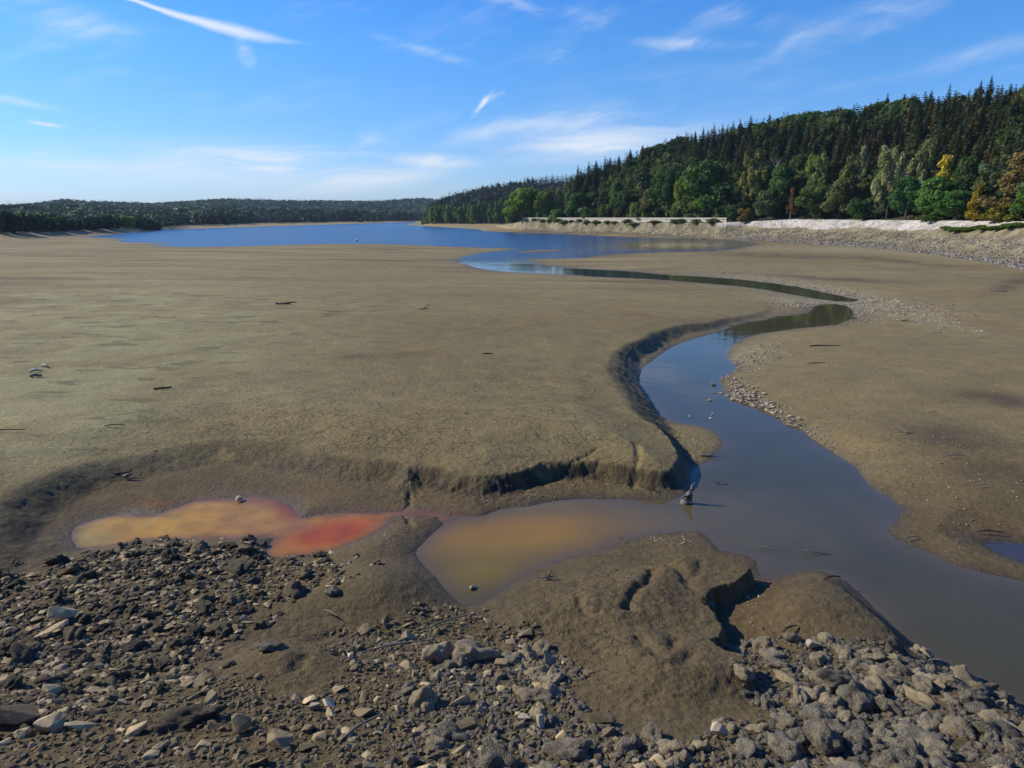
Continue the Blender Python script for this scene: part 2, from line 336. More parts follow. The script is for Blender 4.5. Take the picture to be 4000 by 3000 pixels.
def height(X, Y, full=False):
    X = np.asarray(X, np.float64); Y = np.asarray(Y, np.float64)
    r = np.hypot(X, Y) + 1e-6; az = np.arctan2(X, Y)
    dl = np.maximum(sdf(X, Y, LAKE, 60), -sdf(X, Y, ISLE, 60))
    ds = sdf(X, Y, STREAM, 30); dp = sdf(X, Y, POOL, 12); dq = sdf(X, Y, PUDDLE, 10)
    dw = np.minimum(np.minimum(dl, ds), np.minimum(dp, dq))
    nearf = np.clip(r / 14, 0.3, 6)
    wob = 0.055 * fbm(X, Y, 0.55, 3, 5) * np.clip(r / 14, 0.5, 2)
    dn = dw + wob * np.clip(np.abs(dw) / 0.05, 0.5, 1)
    # gentle rise away from the water
    lr = np.log(r); num = 0; numL = 0; den = 0
    for a, q, c in zip(_ca, _cr, CTRL):
        w = 1 / (((az - a) * 1.6) ** 2 + ((lr - q) * 1.2) ** 2 + 0.003) ** 2
        num = num + w * c[2]; numL = numL + w * math.log(c[3]); den = den + w
    A = num / den; L = np.exp(numL / den)
    bench = A * (1 - np.exp(-np.maximum(dn, 0) / L))
    h = np.where(dn > 0, bench, np.maximum(dn * 0.35, -0.5))
    # mud terrace with its scarp
    dt = -sdf(X, Y, TERR, 60)
    dt = dt + 0.07 * fbm(X, Y, 0.9, 4, 31) * np.clip(r / 14, 0.5, 1.6) + 0.30 * gnoise(X / 3.7, Y / 3.7, 37) * sstep((r - 16) / 10)
    px, py = proj(X, Y, h)
    wt = np.interp(px, [0, 300, 900, 1300, 1600, 1800, 2000, 2600, 2750, 3000], [.9, .8, .9, .8, .5, .34, .24, .26, .45, .55])
    kb = sstep((px - 2150) / 250) * sstep((1760 - py) / 110)
    wt = wt * (1 - kb) + kb * np.interp(py, [1200, 1280, 1400, 1500, 1650, 1760], [.45, .6, .9, 1.3, 1.1, .4])
    lk = sstep((dl - 1.5) / 38)
    ht = 0.62 * lk
    st = sstep(dt / wt * 0.75 + 0.25); sh = sstep((dt - wt * 0.3) / (wt * 1.5 + 1.9))
    bw = .42 + .22 * sstep((520 - px) / 300) + sstep((px - 1500) / 500) * (np.interp(py, [1500, 1750], [.85, .50]) - .42)
    tt = (bw * st + (1 - bw) * sh) * ht
    # strata left standing on the curved bank
    strat = np.exp(-(((px - 2440) / 130) ** 2 + ((py - 1520) / 130) ** 2))
    tt = tt + strat * 0.007 * np.sin(tt / 0.12 * 6.28 + 0.5) * (dt > -0.2)
    h = h + np.where(dn > 0, tt * sstep(dn / 0.12), 0)
    # second small lip on the right-hand stream bank
    # foreground clump, mound, gullies
    dc = -sdf(X, Y, CLUMP, 4) + 0.07 * fbm(X, Y, 0.35, 3, 77)
    de = pline_dist(X, Y, CLUMP_E, 3)
    wc = np.clip(de * 0.9, 0.10, 1.3)
    h = h + np.where(dn > 0, 0.29 * sstep(dc / wc * 0.8 + 0.2) * sstep(dn / 0.25), 0)
    mx, my = unproj(*MOUND, 0.3)
    h = h + np.where(dn > 0, 0.32 * np.exp(-(((X - mx) / 1.0) ** 2 + ((Y - my) / 1.15) ** 2)) * sstep(dn / 0.5), 0)
    mx, my = unproj(1480, 2310, 0.2)
    h = h + np.where(dn > 0, 0.22 * np.exp(-(((X - mx) / .8) ** 2 + ((Y - my) / .8) ** 2)) * sstep(dn / 0.5), 0)
    mx, my = unproj(1130, 2600, 0.5)
    h = h + 0.16 * np.exp(-(((X - mx) / .7) ** 2 + ((Y - my) / .5) ** 2))
    for P, d, w in GULLY:
        g = pline_dist(X, Y, P, 1.5) + 0.05 * gnoise(X * 6, Y * 6, 3)
        h = h - np.where(dn > 0.03, d * np.exp(-(np.maximum(g, 0) / w) ** 2 * 2.2), 0)
    # the ground climbs to the causeway the picture is taken from
    h = h + 0.27 * np.clip(8.9 - Y, 0, 7) * sstep(dn / 1.4)
    h = np.where(Y < 2.4, np.minimum(h + 3.0 * sstep((2.4 - Y) / 3.0), 4.35), h)
    # basin sides and hills
    zf, sf = layer(FARK, az, r); zp, sp = layer(PROK, az, r); zn, sn = layer(NEAK, az, r)
    zp = np.where(az > hx(1638), zp, 0) * sstep((az - hx(1636)) / 0.02); zn = np.where(az > hx(1945), zn, 0)
    front = (Y > 3)
    und = fbm(X, Y, 260, 3, 41) * 9 * sstep((sf - 200) / 400) * (1 - sstep(sf / kcol(FARK, az, 3)))
    land = np.maximum(np.maximum(zf + und, zp), zn) * front
    land = land * sstep((dl - 0.3) / 3.0)
    h = np.where(land > 0, h * (1 - np.clip(land / 1.0, 0, 1) * 0.6) + land, h)
    # headland of pale gravel at the right edge
    mx, my = unproj(4035, 950, 0.8)
    hd = 2.6 * np.exp(-(((X - mx) / 5.5) ** 2 + ((Y - my) / 9.0) ** 2)); h = h + hd
    # relief of the mud
    am = sstep((dn + 0.02) / 0.35)
    h = h + am * (0.024 * fbm(X, Y, 2.6, 3, 51) * np.clip(r / 20, .6, 1.6) + 0.12 * fbm(X, Y, 24, 3, 61) * sstep((dw - 2) / 25) * lk)
    close = np.clip((26 - r) / 14, 0, 1)
    rub = np.clip((2260 - py) / -140, 0, 1) * (Y > 3)
    rough_ = am * close * (0.005 + 0.006 * rub)
    h = h + rough_ * fbm(X, Y, 0.16, 4, 71, 0.6) * 1.6
    cd = sstep(dc / .3) * (dc < 3.9) * am; h = h + cd * 0.011 * fbm(X, Y, .11, 3, 95, .6)
    h = h + cd * (0.035 * fbm(X, Y, 0.6, 4, 91, .55))
    # clotted mud on banks and scarps
    ed = np.exp(-(dt / 0.5) ** 2) * am * np.clip((60 - r) / 30, 0, 1)
    kr = sstep((r - 21) / 6); h = h + ed * ((1 - kr) * 0.035 * fbm(X, Y, 0.22, 4, 101, .58) + kr * 0.045 * fbm(X, Y, 0.95, 5, 103, .6)) * np.interp(px, [0, 1300, 1800], [.45, .6, 1.3])
    h = h - ed * lk * 0.006 * np.interp(px, [0, 1300, 1800], [.2, .5, 1]) * np.clip(0.12 - np.abs(gnoise(X / 0.55, Y / 0.55, 111)), 0, 1) * 6 * sstep(dn / .2) * (Y < 26)
    if full: return h, dict(dw=dw, dn=dn, dl=dl, ds=ds, dp=dp, dt=dt, dc=dc, r=r, az=az, sf=sf, sp=sp, sn=sn, lk=lk, zn=zn, zp=zp, zf=zf, rub=rub, hd=hd, wt=wt)
    return h
def march(sx, sy):
    """one far point: first crossing of the line of sight with the ground"""
    d = raydir(sx, sy); d = d / math.hypot(d[0], d[1]); t = np.exp(np.linspace(math.log(30), math.log(900), 1500))
    z = height(d[0] * t, d[1] * t); k = np.where(EYE + d[2] * t < z)[0]; i = k[0] if len(k) else -1
    return [d[0] * t[i]], [d[1] * t[i]], [z[i]]
def hit(sx, sy, it=14):
    """points on the ground seen at photograph pixels"""
    sx = np.atleast_1d(np.asarray(sx, float)); sy = np.atleast_1d(np.asarray(sy, float)); z = np.zeros(len(sx)) + 0.2
    for _ in range(it):
        x, y = unproj(sx, sy, z); z = z * 0.45 + 0.55 * height(x, y)
    x, y = unproj(sx, sy, z); return x, y, height(x, y)

# ------------------------------------------------------------------ materials
def newmat(name):
    m = bpy.data.materials.new(name); m.use_nodes = True; n = NT(m.node_tree)
    b = n.node('ShaderNodeBsdfPrincipled'); o = n.node('ShaderNodeOutputMaterial'); n.l.new(b.outputs[0], o.inputs[0])
    return m, n, b
def pos(n): return n.node('ShaderNodeNewGeometry').outputs['Position']
def mat_ground():
    m, n, b = newmat('mud'); P = pos(n)
    at = n.node('ShaderNodeAttribute', attribute_name='Col'); col = at.outputs['Color']; wet = at.outputs['Alpha']
    at2 = n.node('ShaderNodeAttribute', attribute_name='Mask'); sp = n.node('ShaderNodeSeparateColor'); n.l.new(at2.outputs['Color'], sp.inputs[0])
    crackm, grainm, pebm = sp.outputs[0], sp.outputs[1], sp.outputs[2]
    n1 = n.noise(P, 1.1, 6, 0.6, 0.4); n2 = n.noise(P, 9, 5, 0.65); n3 = n.noise(P, 55, 4, 0.7); n0 = n.noise(n.scalevec(P, (0.05, 0.16, 0.1)), 1, 5, 0.6, 0.6)
    v = n.math('MULTIPLY', n.ramp(n1, 0.3, 0.7, 0.84, 1.14, False), n.ramp(n2, 0.3, 0.7, 0.76, 1.24, False))
    v = n.math('MULTIPLY', v, n.ramp(n3, 0.25, 0.75, 0.80, 1.2, False)); v = n.math('MULTIPLY', v, n.ramp(n0, 0.3, 0.7, 0.92, 1.08, False))
    vc = n.node('ShaderNodeCombineXYZ')
    for i in range(3): n.l.new(v, vc.inputs[i])
    c = n.mix(1.0, col, vc.outputs[0], 'MULTIPLY')
    # rusty and greenish tints of the clay
    c = n.mix(n.ramp(n.noise(P, 0.35, 5, 0.6), 0.5, 0.72, 0, 0.35), c, n.mix(1.0, c, (1.12, 0.98, 0.80, 1), 'MULTIPLY'))
    # pale specks of grit and shell
    w = n.node('ShaderNodeTexVoronoi', feature='F1'); n.l.new(P, w.inputs['Vector']); w.inputs['Scale'].default_value = 17
    wsep = n.node('ShaderNodeSeparateColor'); n.l.new(w.outputs['Color'], wsep.inputs[0])
    spk = n.math('MULTIPLY', n.ramp(w.outputs['Distance'], 0.2, 0.12, 0, 1), n.math('GREATER_THAN', wsep.outputs[0], n.math('SUBTRACT', 0.96, n.math('MULTIPLY', pebm, 0.5))))
    c = n.mix(n.math('MULTIPLY', spk, 0.55), c, (0.36, 0.31, 0.23, 1))
    # drying cracks
    wp = n.vmath('ADD', P, n.vmath('MULTIPLY', n.vmath('SUBTRACT', _c(n, P, 3.0), (0.5, 0.5, 0.5)), (0.22, 0.22, 0)))
    cr = []
    for sc, wd in ((3.3, 0.040), (8.5, 0.055)):
        q = n.node('ShaderNodeTexVoronoi', feature='DISTANCE_TO_EDGE'); n.l.new(wp, q.inputs['Vector']); q.inputs['Scale'].default_value = sc
        cr.append(n.ramp(q.outputs['Distance'], wd, 0.0, 0, 1))
    brk = n.ramp(n.noise(P, 1.3, 3, 0.5), 0.40, 0.55, 0, 1)
    cc = n.math('MULTIPLY', n.math('MAXIMUM', n.math('MULTIPLY', cr[0], brk), n.math('MULTIPLY', cr[1], n.math('MULTIPLY', brk, 0.45))), crackm)
    c = n.mix(n.math('MULTIPLY', cc, 0.8), c, (0.028, 0.022, 0.014, 1))
    n.l.new(c, b.inputs['Base Color'])
    n.l.new(n.ramp(wet, 0, 1, 0.92, 0.32, False), b.inputs['Roughness']); b.inputs['Specular IOR Level'].default_value = 0.35
    h = n.math('ADD', n.math('MULTIPLY', n2, 0.075), n.math('MULTIPLY', n3, 0.030))
    h = n.math('ADD', h, n.math('MULTIPLY', n.noise(P, 6.0, 4, 0.6), n.math('MULTIPLY', grainm, 0.09)))
    h = n.math('SUBTRACT', h, n.math('MULTIPLY', cc, 0.03)); h = n.math('SUBTRACT', h, n.math('MULTIPLY', n.math('MULTIPLY', cr[1], grainm), 0.030)); h = n.math('ADD', h, n.math('MULTIPLY', spk, 0.012))
    bp = n.node('ShaderNodeBump'); bp.inputs['Strength'].default_value = 0.75; bp.inputs['Distance'].default_value = 0.6
    n.l.new(h, bp.inputs['Height']); n.l.new(bp.outputs[0], b.inputs['Normal'])
    return m
def _c(n, P, sc):
    nd = n.node('ShaderNodeTexNoise'); n.l.new(P, nd.inputs['Vector']); nd.inputs['Scale'].default_value = sc; nd.inputs['Detail'].default_value = 3
    return nd.outputs['Color']
def mat_water(name, ripple, scale, rough=0.04, aniso=(1, 1, 1), spec=0.5, amp=0.1):
    m, n, b = newmat(name); P = pos(n)
    at = n.node('ShaderNodeAttribute', attribute_name='Col')
    f = n.noise(P, 0.7, 5, 0.6, 0.8)
    n.l.new(n.mix(n.ramp(f, 0.3, 0.7, 0, 0.3), at.outputs['Color'], n.mix(1.0, at.outputs['Color'], (0.78, 0.8, 0.85, 1), 'MULTIPLY')), b.inputs['Base Color'])
    b.inputs['Roughness'].default_value = rough; b.inputs['IOR'].default_value = 1.33; b.inputs['Specular IOR Level'].default_value = spec
    Ps = n.scalevec(P, aniso)
    if name == 'lake_water': n.l.new(n.ramp(at.outputs['Alpha'], 0, 1, 0.05, rough, False), b.inputs['Roughness'])
    h = n.math('ADD', n.noise(Ps, scale, 3, 0.5), n.math('MULTIPLY', n.noise(Ps, scale * 0.13, 2, 0.5), 2.0))
    bp = n.node('ShaderNodeBump'); bp.inputs['Strength'].default_value = ripple; bp.inputs['Distance'].default_value = amp
    if name == 'lake_water': n.l.new(n.ramp(at.outputs['Alpha'], 0, 1, 0.03, ripple, False), bp.inputs['Strength'])
    n.l.new(h, bp.inputs['Height']); n.l.new(bp.outputs[0], b.inputs['Normal'])
    return m
def mat_stone(name, c1, c2, c3, sc=30, bump=0.5, rough=0.9, speck=None, dust=0.0):
    m, n, b = newmat(name); tcx = n.node('ShaderNodeTexCoord').outputs['Object']; oi = n.node('ShaderNodeObjectInfo')
    P = pos(n)
    a = n.noise(P, sc * 0.22, 4, 0.6); f = n.noise(P, sc, 4, 0.7)
    c = n.mix(n.ramp(a, 0.35, 0.65), c1, c2); c = n.mix(n.ramp(oi.outputs['Random'], 0.4, 0.85, 0, 1.0), c, c3); rv = n.math('FRACT', n.math('MULTIPLY', oi.outputs['Random'], 7.31)); rc = n.node('ShaderNodeCombineXYZ'); rr_ = n.ramp(rv, 0, 1, 0.68, 1.25, False)
    for q in range(3): n.l.new(rr_, rc.inputs[q])
    c = n.mix(1.0, c, rc.outputs[0], 'MULTIPLY')
    c = n.mix(n.ramp(f, 0.3, 0.75, 0.0, 0.5), c, n.mix(1, c, (0.5, 0.48, 0.45, 1), 'MULTIPLY'))
    if speck:
        w = n.node('ShaderNodeTexVoronoi', feature='F1'); n.l.new(P, w.inputs['Vector']); w.inputs['Scale'].default_value = 95
        ws = n.node('ShaderNodeSeparateColor'); n.l.new(w.outputs['Color'], ws.inputs[0])
        c = n.mix(n.math('MULTIPLY', n.ramp(ws.outputs[0], 0.55, 0.9), 0.5), c, speck)
        hh = n.math('SUBTRACT', 0.5, w.outputs['Distance'])
    else: hh = f
    if dust:
        g = n.node('ShaderNodeNewGeometry'); sp = n.node('ShaderNodeSeparateXYZ'); n.l.new(g.outputs['Normal'], sp.inputs[0])
        c = n.mix(n.math('MULTIPLY', n.ramp(n.noise(P, 6, 3, 0.6), 0.5, 0.7), dust), c, (0.20, 0.165, 0.105, 1))
    n.l.new(c, b.inputs['Base Color']); b.inputs['Roughness'].default_value = rough; b.inputs['Specular IOR Level'].default_value = 0.25
    bp = n.node('ShaderNodeBump'); bp.inputs['Strength'].default_value = bump; bp.inputs['Distance'].default_value = 0.03
    n.l.new(n.math('ADD', n.math('MULTIPLY', hh, 0.5), n.math('MULTIPLY', a, 0.5)), bp.inputs['Height']); n.l.new(bp.outputs[0], b.inputs['Normal'])
    return m
def mat_leaf(name, objcol=True, trans=0.25):
    m, n, b = newmat(name)
    b.inputs['Roughness'].default_value = 0.6; b.inputs['Specular IOR Level'].default_value = 0.2
    at = n.node('ShaderNodeAttribute', attribute_name='Col')
    if objcol:
        oi = n.node('ShaderNodeObjectInfo')
        c = n.mix(1.0, oi.outputs['Color'], at.outputs['Color'], 'MULTIPLY')
    else: c = at.outputs['Color']
    n.l.new(c, b.inputs['Base Color'])
    t = n.node('ShaderNodeBsdfTranslucent'); n.l.new(n.mix(1.0, c, (1.1, 1.25, 0.6, 1), 'MULTIPLY'), t.inputs[0])
    mx = n.node('ShaderNodeMixShader'); mx.inputs[0].default_value = trans
    n.l.new(b.outputs[0], mx.inputs[1]); n.l.new(t.outputs[0], mx.inputs[2])
    o = [q for q in n.n if q.type == 'OUTPUT_MATERIAL'][0]; n.l.new(mx.outputs[0], o.inputs[0])
    return m
def mat_plain(name, c, rough=0.85, sc=8, var=0.35, bump=0.3):
    m, n, b = newmat(name); P = pos(n); f = n.noise(P, sc, 5, 0.65)
    n.l.new(n.mix(n.ramp(f, 0.3, 0.7), c, tuple(v * (1 - var) for v in c[:3]) + (1,)), b.inputs['Base Color'])
    b.inputs['Roughness'].default_value = rough; b.inputs['Specular IOR Level'].default_value = 0.3
    bp = n.node('ShaderNodeBump'); bp.inputs['Strength'].default_value = bump; bp.inputs['Distance'].default_value = 0.02
    n.l.new(f, bp.inputs['Height']); n.l.new(bp.outputs[0], b.inputs['Normal']); return m
M = {}
M['mud'] = mat_ground()
M['cobble'] = mat_stone('crusted_stone', (0.13, 0.116, 0.082, 1), (0.24, 0.20, 0.125, 1), (0.36, 0.285, 0.155, 1), 40, 1.0, 0.9, (0.36, 0.34, 0.29, 1), 0.6)
M['angular'] = mat_stone('broken_stone', (0.58, 0.455, 0.26, 1), (0.36, 0.28, 0.155, 1), (0.20, 0.155, 0.085, 1), 26, 0.5, 0.9, None, 0.5)
M['clod'] = mat_stone('dark_clod', (0.070, 0.058, 0.036, 1), (0.125, 0.098, 0.054, 1), (0.22, 0.17, 0.09, 1), 36, 1.0, 0.95, (0.13, 0.12, 0.11, 1), 0.4)
M['pale'] = mat_stone('pale_stone', (0.52, 0.45, 0.33, 1), (0.38, 0.32, 0.22, 1), (0.42, 0.36, 0.25, 1), 26, 0.4, 0.9)
M['lake'] = mat_water('lake_water', 1.0, 1.6, 0.22, (0.35, 1.0, 1), 0.4, 0.45)
M['stream'] = mat_water('stream_water', 0.05, 1.3, 0.045, spec=0.30)
M['pool'] = mat_water('orange_water', 0.01, 0.8, 0.06, spec=0.18)
M['leaf'] = mat_leaf('foliage', True, 0.4); M['needle'] = mat_leaf('needles', True, 0.15); M['woods'] = mat_leaf('far_foliage', False, 0.1)
M['bark'] = mat_plain('bark', (0.10, 0.08, 0.06, 1)); M['palebark'] = mat_plain('pale_bark', (0.42, 0.40, 0.34, 1), 0.9, 3, 0.5)
M['drift'] = mat_plain('weathered_wood', (0.24, 0.215, 0.175, 1), 0.85, 25, 0.5, 0.6); M['darkwood'] = mat_plain('wet_wood', (0.045, 0.034, 0.024, 1), 0.8, 25, 0.4, 0.6)
M['concrete'] = mat_plain('old_concrete', (0.50, 0.46, 0.38, 1), 0.9, 1.2, 0.3, 0.3)
M['white'] = mat_plain('white_paint', (0.8, 0.8, 0.78, 1), 0.6)

# ------------------------------------------------------------------ ground: one sheet to the horizon, finer near the camera
def rings(k, far=6500.0):
    r = [1.2]
    while r[-1] < far:
        q = r[-1]; r.append(q + min(max(q * q / (F * EYE) * k * (0.5 if 13 < q < 62 else 1.0), 0.012 * k), (0.0045 if 95 < q < 310 else 0.0062 if 50 < q <= 95 else 0.0125) * k * q) if q > 4 else q + 0.12)
    return np.array(r)
def polar(k):
    r = rings(k)
    fine_ = np.linspace(R(-47), R(47), int(94 / 0.072 / k) + 1); back = np.linspace(R(47), R(360 - 47), int(90 / k) + 2)[1:-1]
    a = np.concatenate([fine_, back]); return r, a
r_, a_ = polar(0.95)
nr, na = len(r_), len(a_)
RR, AA = np.meshgrid(r_, a_, indexing='ij')
GX = (RR * np.sin(AA)).ravel(); GY = (RR * np.cos(AA)).ravel()
GZ, I = height(GX, GY, True)
print('ground grid', nr, na)
gx_, gy_ = proj(GX, GY, GZ)
def lerp3(a, b, t): return a + (np.asarray(b, np.float32) - a) * t[:, None]
n1 = fbm(GX, GY, 3.0, 4, 201); n2 = fbm(GX, GY, 14, 4, 211); n3 = fbm(GX, GY, 0.5, 4, 221)
col = np.zeros((len(GX), 3), np.float32) + np.array([0.235, 0.185, 0.108], np.float32)
def G(x0, y0, sx, sy, rot=0.0):
    """soft patch on the mud, centre and size in photograph pixels, fixed to the ground"""
    dx = gx_ - x0; dy = gy_ - y0; c, s = math.cos(R(rot)), math.sin(R(rot)); u = (dx * c + dy * s) / sx; v = (-dx * s + dy * c) / sy
    return np.exp(-(u * u + v * v)) * (GY > 3)
col = lerp3(col, (0.27, 0.235, 0.145), np.clip(0.5 + n2 * 1.4, 0, 1) * 0.5)
col = lerp3(col, (0.21, 0.155, 0.095), np.clip(n1 + 0.2, 0, 1) * 0.5)
grn = np.clip(G(350, 1450, 900, 330, -8) * 1.0 + G(0, 1700, 500, 300) * .6 + G(300, 1180, 700, 90) * .5, 0, 1)
col = lerp3(col, (0.34, 0.325, 0.215), grn * np.clip(0.6 + n1 * 0.9, 0, 1))
col = lerp3(col, (0.33, 0.26, 0.17), np.clip(G(300, 1830, 500, 120, -15) + G(1100, 1620, 350, 60, -10) * .8, 0, 1) * .5)
bands = np.clip(fbm(GX / 30, GY / 6, 1, 4, 231) * 2.2, 0, 1) * sstep((I['r'] - 35) / 40)
col = lerp3(col, (0.15, 0.10, 0.065), bands * 0.75)
bands = np.clip(fbm(GX / 25, GY / 5, 1, 4, 241) * 2.4, 0, 1) * sstep((I['r'] - 35) / 40)
col = lerp3(col, (0.36, 0.31, 0.20), bands * 0.55)
deb = np.clip((fbm(GX / 2.2, GY / 0.9, 1, 4, 271, .62) - 0.30) * 7, 0, 1) * np.clip(G(450, 1420, 900, 260, -5) + G(500, 1190, 900, 50) + G(1100, 1250, 700, 120) * .4 + G(100, 1650, 400, 200) * .6, 0, 1)
col = lerp3(col, (0.10, 0.095, 0.055), deb * .6)
right = sstep((gx_ - 2500) / 400) * (GY > 3) * sstep((1000 + 900 - gy_) / 400)
col = lerp3(col, (0.225, 0.185, 0.12), right * 0.6)
# near mud is darker and browner
nearm = sstep((gy_ - 1650) / 400) * (GY > 3)
col = lerp3(col, (0.165, 0.128, 0.080), nearm * 0.75 * (1 - grn * .7))
rb = np.clip((gx_ - 900) / 1200, 0, 1)
col = lerp3(col, (0.150, 0.118, 0.075), sstep((gy_ - 2050) / 350) * 0.85)
# moist scarps and banks, their shade painted into the colour too; wet rims
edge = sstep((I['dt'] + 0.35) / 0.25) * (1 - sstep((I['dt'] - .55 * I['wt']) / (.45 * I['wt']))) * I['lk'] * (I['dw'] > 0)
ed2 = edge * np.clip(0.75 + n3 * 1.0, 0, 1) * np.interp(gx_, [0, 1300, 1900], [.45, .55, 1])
col = lerp3(col, (0.050, 0.040, 0.026), ed2 * 0.95)  # moist mud, darkened further to paint in the shade of the scarp faces
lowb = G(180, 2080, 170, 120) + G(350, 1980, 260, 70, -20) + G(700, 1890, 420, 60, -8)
col = lerp3(col, (0.050, 0.040, 0.028), np.clip(lowb * 1.2, 0, 1) * np.clip(0.8 + n3, 0, 1) * 0.92)  # shade of the bank round the left pool, put into the mud colour
bench = (np.clip(1 - np.maximum(I['dt'], 0) / 0.4, 0, 1) * (I['r'] < 25) * (gx_ < 2400) * (gy_ < 2110) * (gy_ > 1700))
col = lerp3(col, (0.165, 0.118, 0.068), bench * 0.6 * (1 - edge))
rust = np.clip(G(1680, 2008, 230, 14) * 1.0 + G(800, 1955, 260, 22, -4) * .9 + G(1500, 2000, 200, 14) + G(3680, 1228, 260, 20, 12) * .6, 0, 1)
col = lerp3(col, (0.26, 0.095, 0.03), rust * np.clip(0.55 + n3 * 1.4, 0, 1))
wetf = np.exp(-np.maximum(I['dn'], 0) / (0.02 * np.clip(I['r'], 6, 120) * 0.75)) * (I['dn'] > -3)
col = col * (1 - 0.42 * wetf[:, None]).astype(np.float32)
inlet = np.clip(G(3000, 2300, 90, 190, 20), 0, 1); col = lerp3(col, (0.15, 0.105, 0.058), inlet * .8)
dampR = G(3880, 1560, 180, 26, 8) + G(3800, 1720, 420, 50, 6) * .8 + G(3900, 1850, 300, 60, 10) * .6 + G(3180, 1085, 330, 7, 3) * .9 + G(3650, 1068, 250, 6, 6) * .5 + G(3960, 1105, 90, 25, -20) * .7 + G(3380, 950, 200, 12, 0) * .7 + G(1500, 1390, 250, 14, -3) * .5 + G(2600, 1240, 300, 10, 4) * .3
col = lerp3(col, (0.10, 0.077, 0.056), np.clip(dampR * 1.5 + G(3050, 1000, 260, 9, 2) * 1.2 + G(3500, 1020, 260, 7, 5), 0, 1) * np.clip(0.8 + n1 * 1.2, 0, 1) * .85)
# pale gravel
gpal = np.clip(G(3250, 1150, 420, 34, 10) + G(3480, 1210, 260, 28, 14) + G(2950, 1110, 240, 14, 6) + G(3150, 1185, 160, 16, 6) + G(2930, 1390, 110, 40) * .8 + G(3450, 1060, 700, 12, 3) * .2 + G(3200, 975, 600, 10, 2) * .7 + G(3500, 985, 600, 12, 6) * .6, 0, 1)
col = lerp3(col, (0.34, 0.31, 0.26), np.clip(gpal * 1.3, 0, 1) * np.clip(0.65 + n3 * 1.1, 0, 1) * .85)
# stony basin side, white gravel band, dry grass, forest floor
shore = np.clip(I['zn'] / 1.2, 0, 1) * (I['zn'] > 0.05)
stn = np.clip(0.5 + 1.5 * fbm(GX, GY, 3.5, 4, 251, .65), 0, 1)[:, None]
col = np.where(shore[:, None] > 0, col * (1 - shore[:, None] * .8) + (np.array([0.235, 0.215, 0.20]) * (0.55 + 0.8 * stn)) * shore[:, None] * .8, col).astype(np.float32)
lvl = 2.75 + 0.9 * fbm(GX, GY, 14, 4, 261) + np.interp(gx_, [2600, 2850, 3000, 3600, 3900], [0.9, 0.3, 0.1, 0.6, 1.4])
wband = sstep((I['zn'] - lvl) / 0.25) * sstep((gx_ - 2760) / 80) * (I['sn'] < 1.5) * (I['zn'] > .5)
col = lerp3(col, (0.60, 0.57, 0.50), wband * np.clip(0.62 + 0.9 * n3 + 0.5 * n1, 0.15, 1))
col = lerp3(col, (0.66, 0.64, 0.60), np.clip(sstep((I['hd'] - 0.5) / .3) - 0, 0, 1) * (GY > 10))
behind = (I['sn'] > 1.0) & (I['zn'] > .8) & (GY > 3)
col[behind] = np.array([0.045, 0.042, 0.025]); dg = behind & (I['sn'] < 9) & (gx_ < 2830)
col[dg] = np.array([0.27, 0.19, 0.11]) * (0.8 + 0.5 * n1[dg])[:, None]
for s_, zz in (('sf', 'zf'), ('sp', 'zp')):
    k = (I[s_] > -2) & (I[zz] > 1.0) & ~behind & (GY > 3); col[k] = np.array([0.045, 0.055, 0.028])
    k2 = (I[s_] <= -2) & (I[zz] > 0.15) & (I['zn'] < .3) & (GY > 3); col[k2] = col[k2] * 0.5 + 0.5 * np.array([0.33, 0.27, 0.19])
strip = (GY > 3) & (I['r'] > 320) & (GZ < 1.6) & (I['sf'] < 0)
col[strip] = col[strip] * 0.4 + 0.6 * np.array([0.36, 0.29, 0.20])
clear = G(262, 821, 40, 4) + G(1640, 808, 30, 4); col = lerp3(col, (0.34, 0.29, 0.18), np.clip(clear, 0, 1))
col = col * np.where(wband[:, None] > .5, 1.0, np.array([0.93, 0.89, 0.58]) + (np.array([0.70, 0.655, 0.44]) - np.array([0.93, 0.89, 0.58])) * (sstep((gy_ - 1700) / 330) * (GY > 3) * (1 - .5 * grn))[:, None]).astype(np.float32)
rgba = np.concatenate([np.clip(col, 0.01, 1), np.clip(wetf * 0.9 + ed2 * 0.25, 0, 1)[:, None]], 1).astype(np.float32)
ii = np.arange(nr - 1)[:, None] * na; jj = np.arange(na)[None, :]; jn = (jj + 1) % na
faces = np.stack([ii + jj, ii + jn, ii + na + jn, ii + na + jj], -1).reshape(-1, 4)[:, ::-1]
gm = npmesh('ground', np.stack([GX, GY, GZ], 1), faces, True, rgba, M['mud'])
crk = np.clip(G(2350, 2400, 420, 330) + G(1900, 1620, 800, 300) + G(1000, 1650, 900, 230) * .6 + G(3400, 1900, 500, 300) * .35 + G(1200, 2500, 300, 200) + G(1200, 2150, 100, 80) * .5 + G(1500, 1750, 700, 100) * .5, 0, 1)
grain = np.clip(G(1100, 1620, 1400, 420, -4) * 1.0 + G(2900, 1600, 200, 200) * .3 + .12, 0, 1) * sstep((I['dt'] - .3) / 1) + 0.10
peb = np.clip(bench * .8 + G(3000, 1600, 250, 160, 30) + gpal + G(3150, 2350, 200, 200) * .4 + G(2700, 1730, 120, 70) + G(3500, 1650, 500, 500) * .15, 0, 1)
mk = gm.color_attributes.new('Mask', 'FLOAT_COLOR', 'POINT')
mk.data.foreach_set('color', np.stack([crk, grain, peb, np.ones_like(peb)], 1).astype(np.float32).ravel())
ground = link('ground', gm); tag(ground, kind='structure')
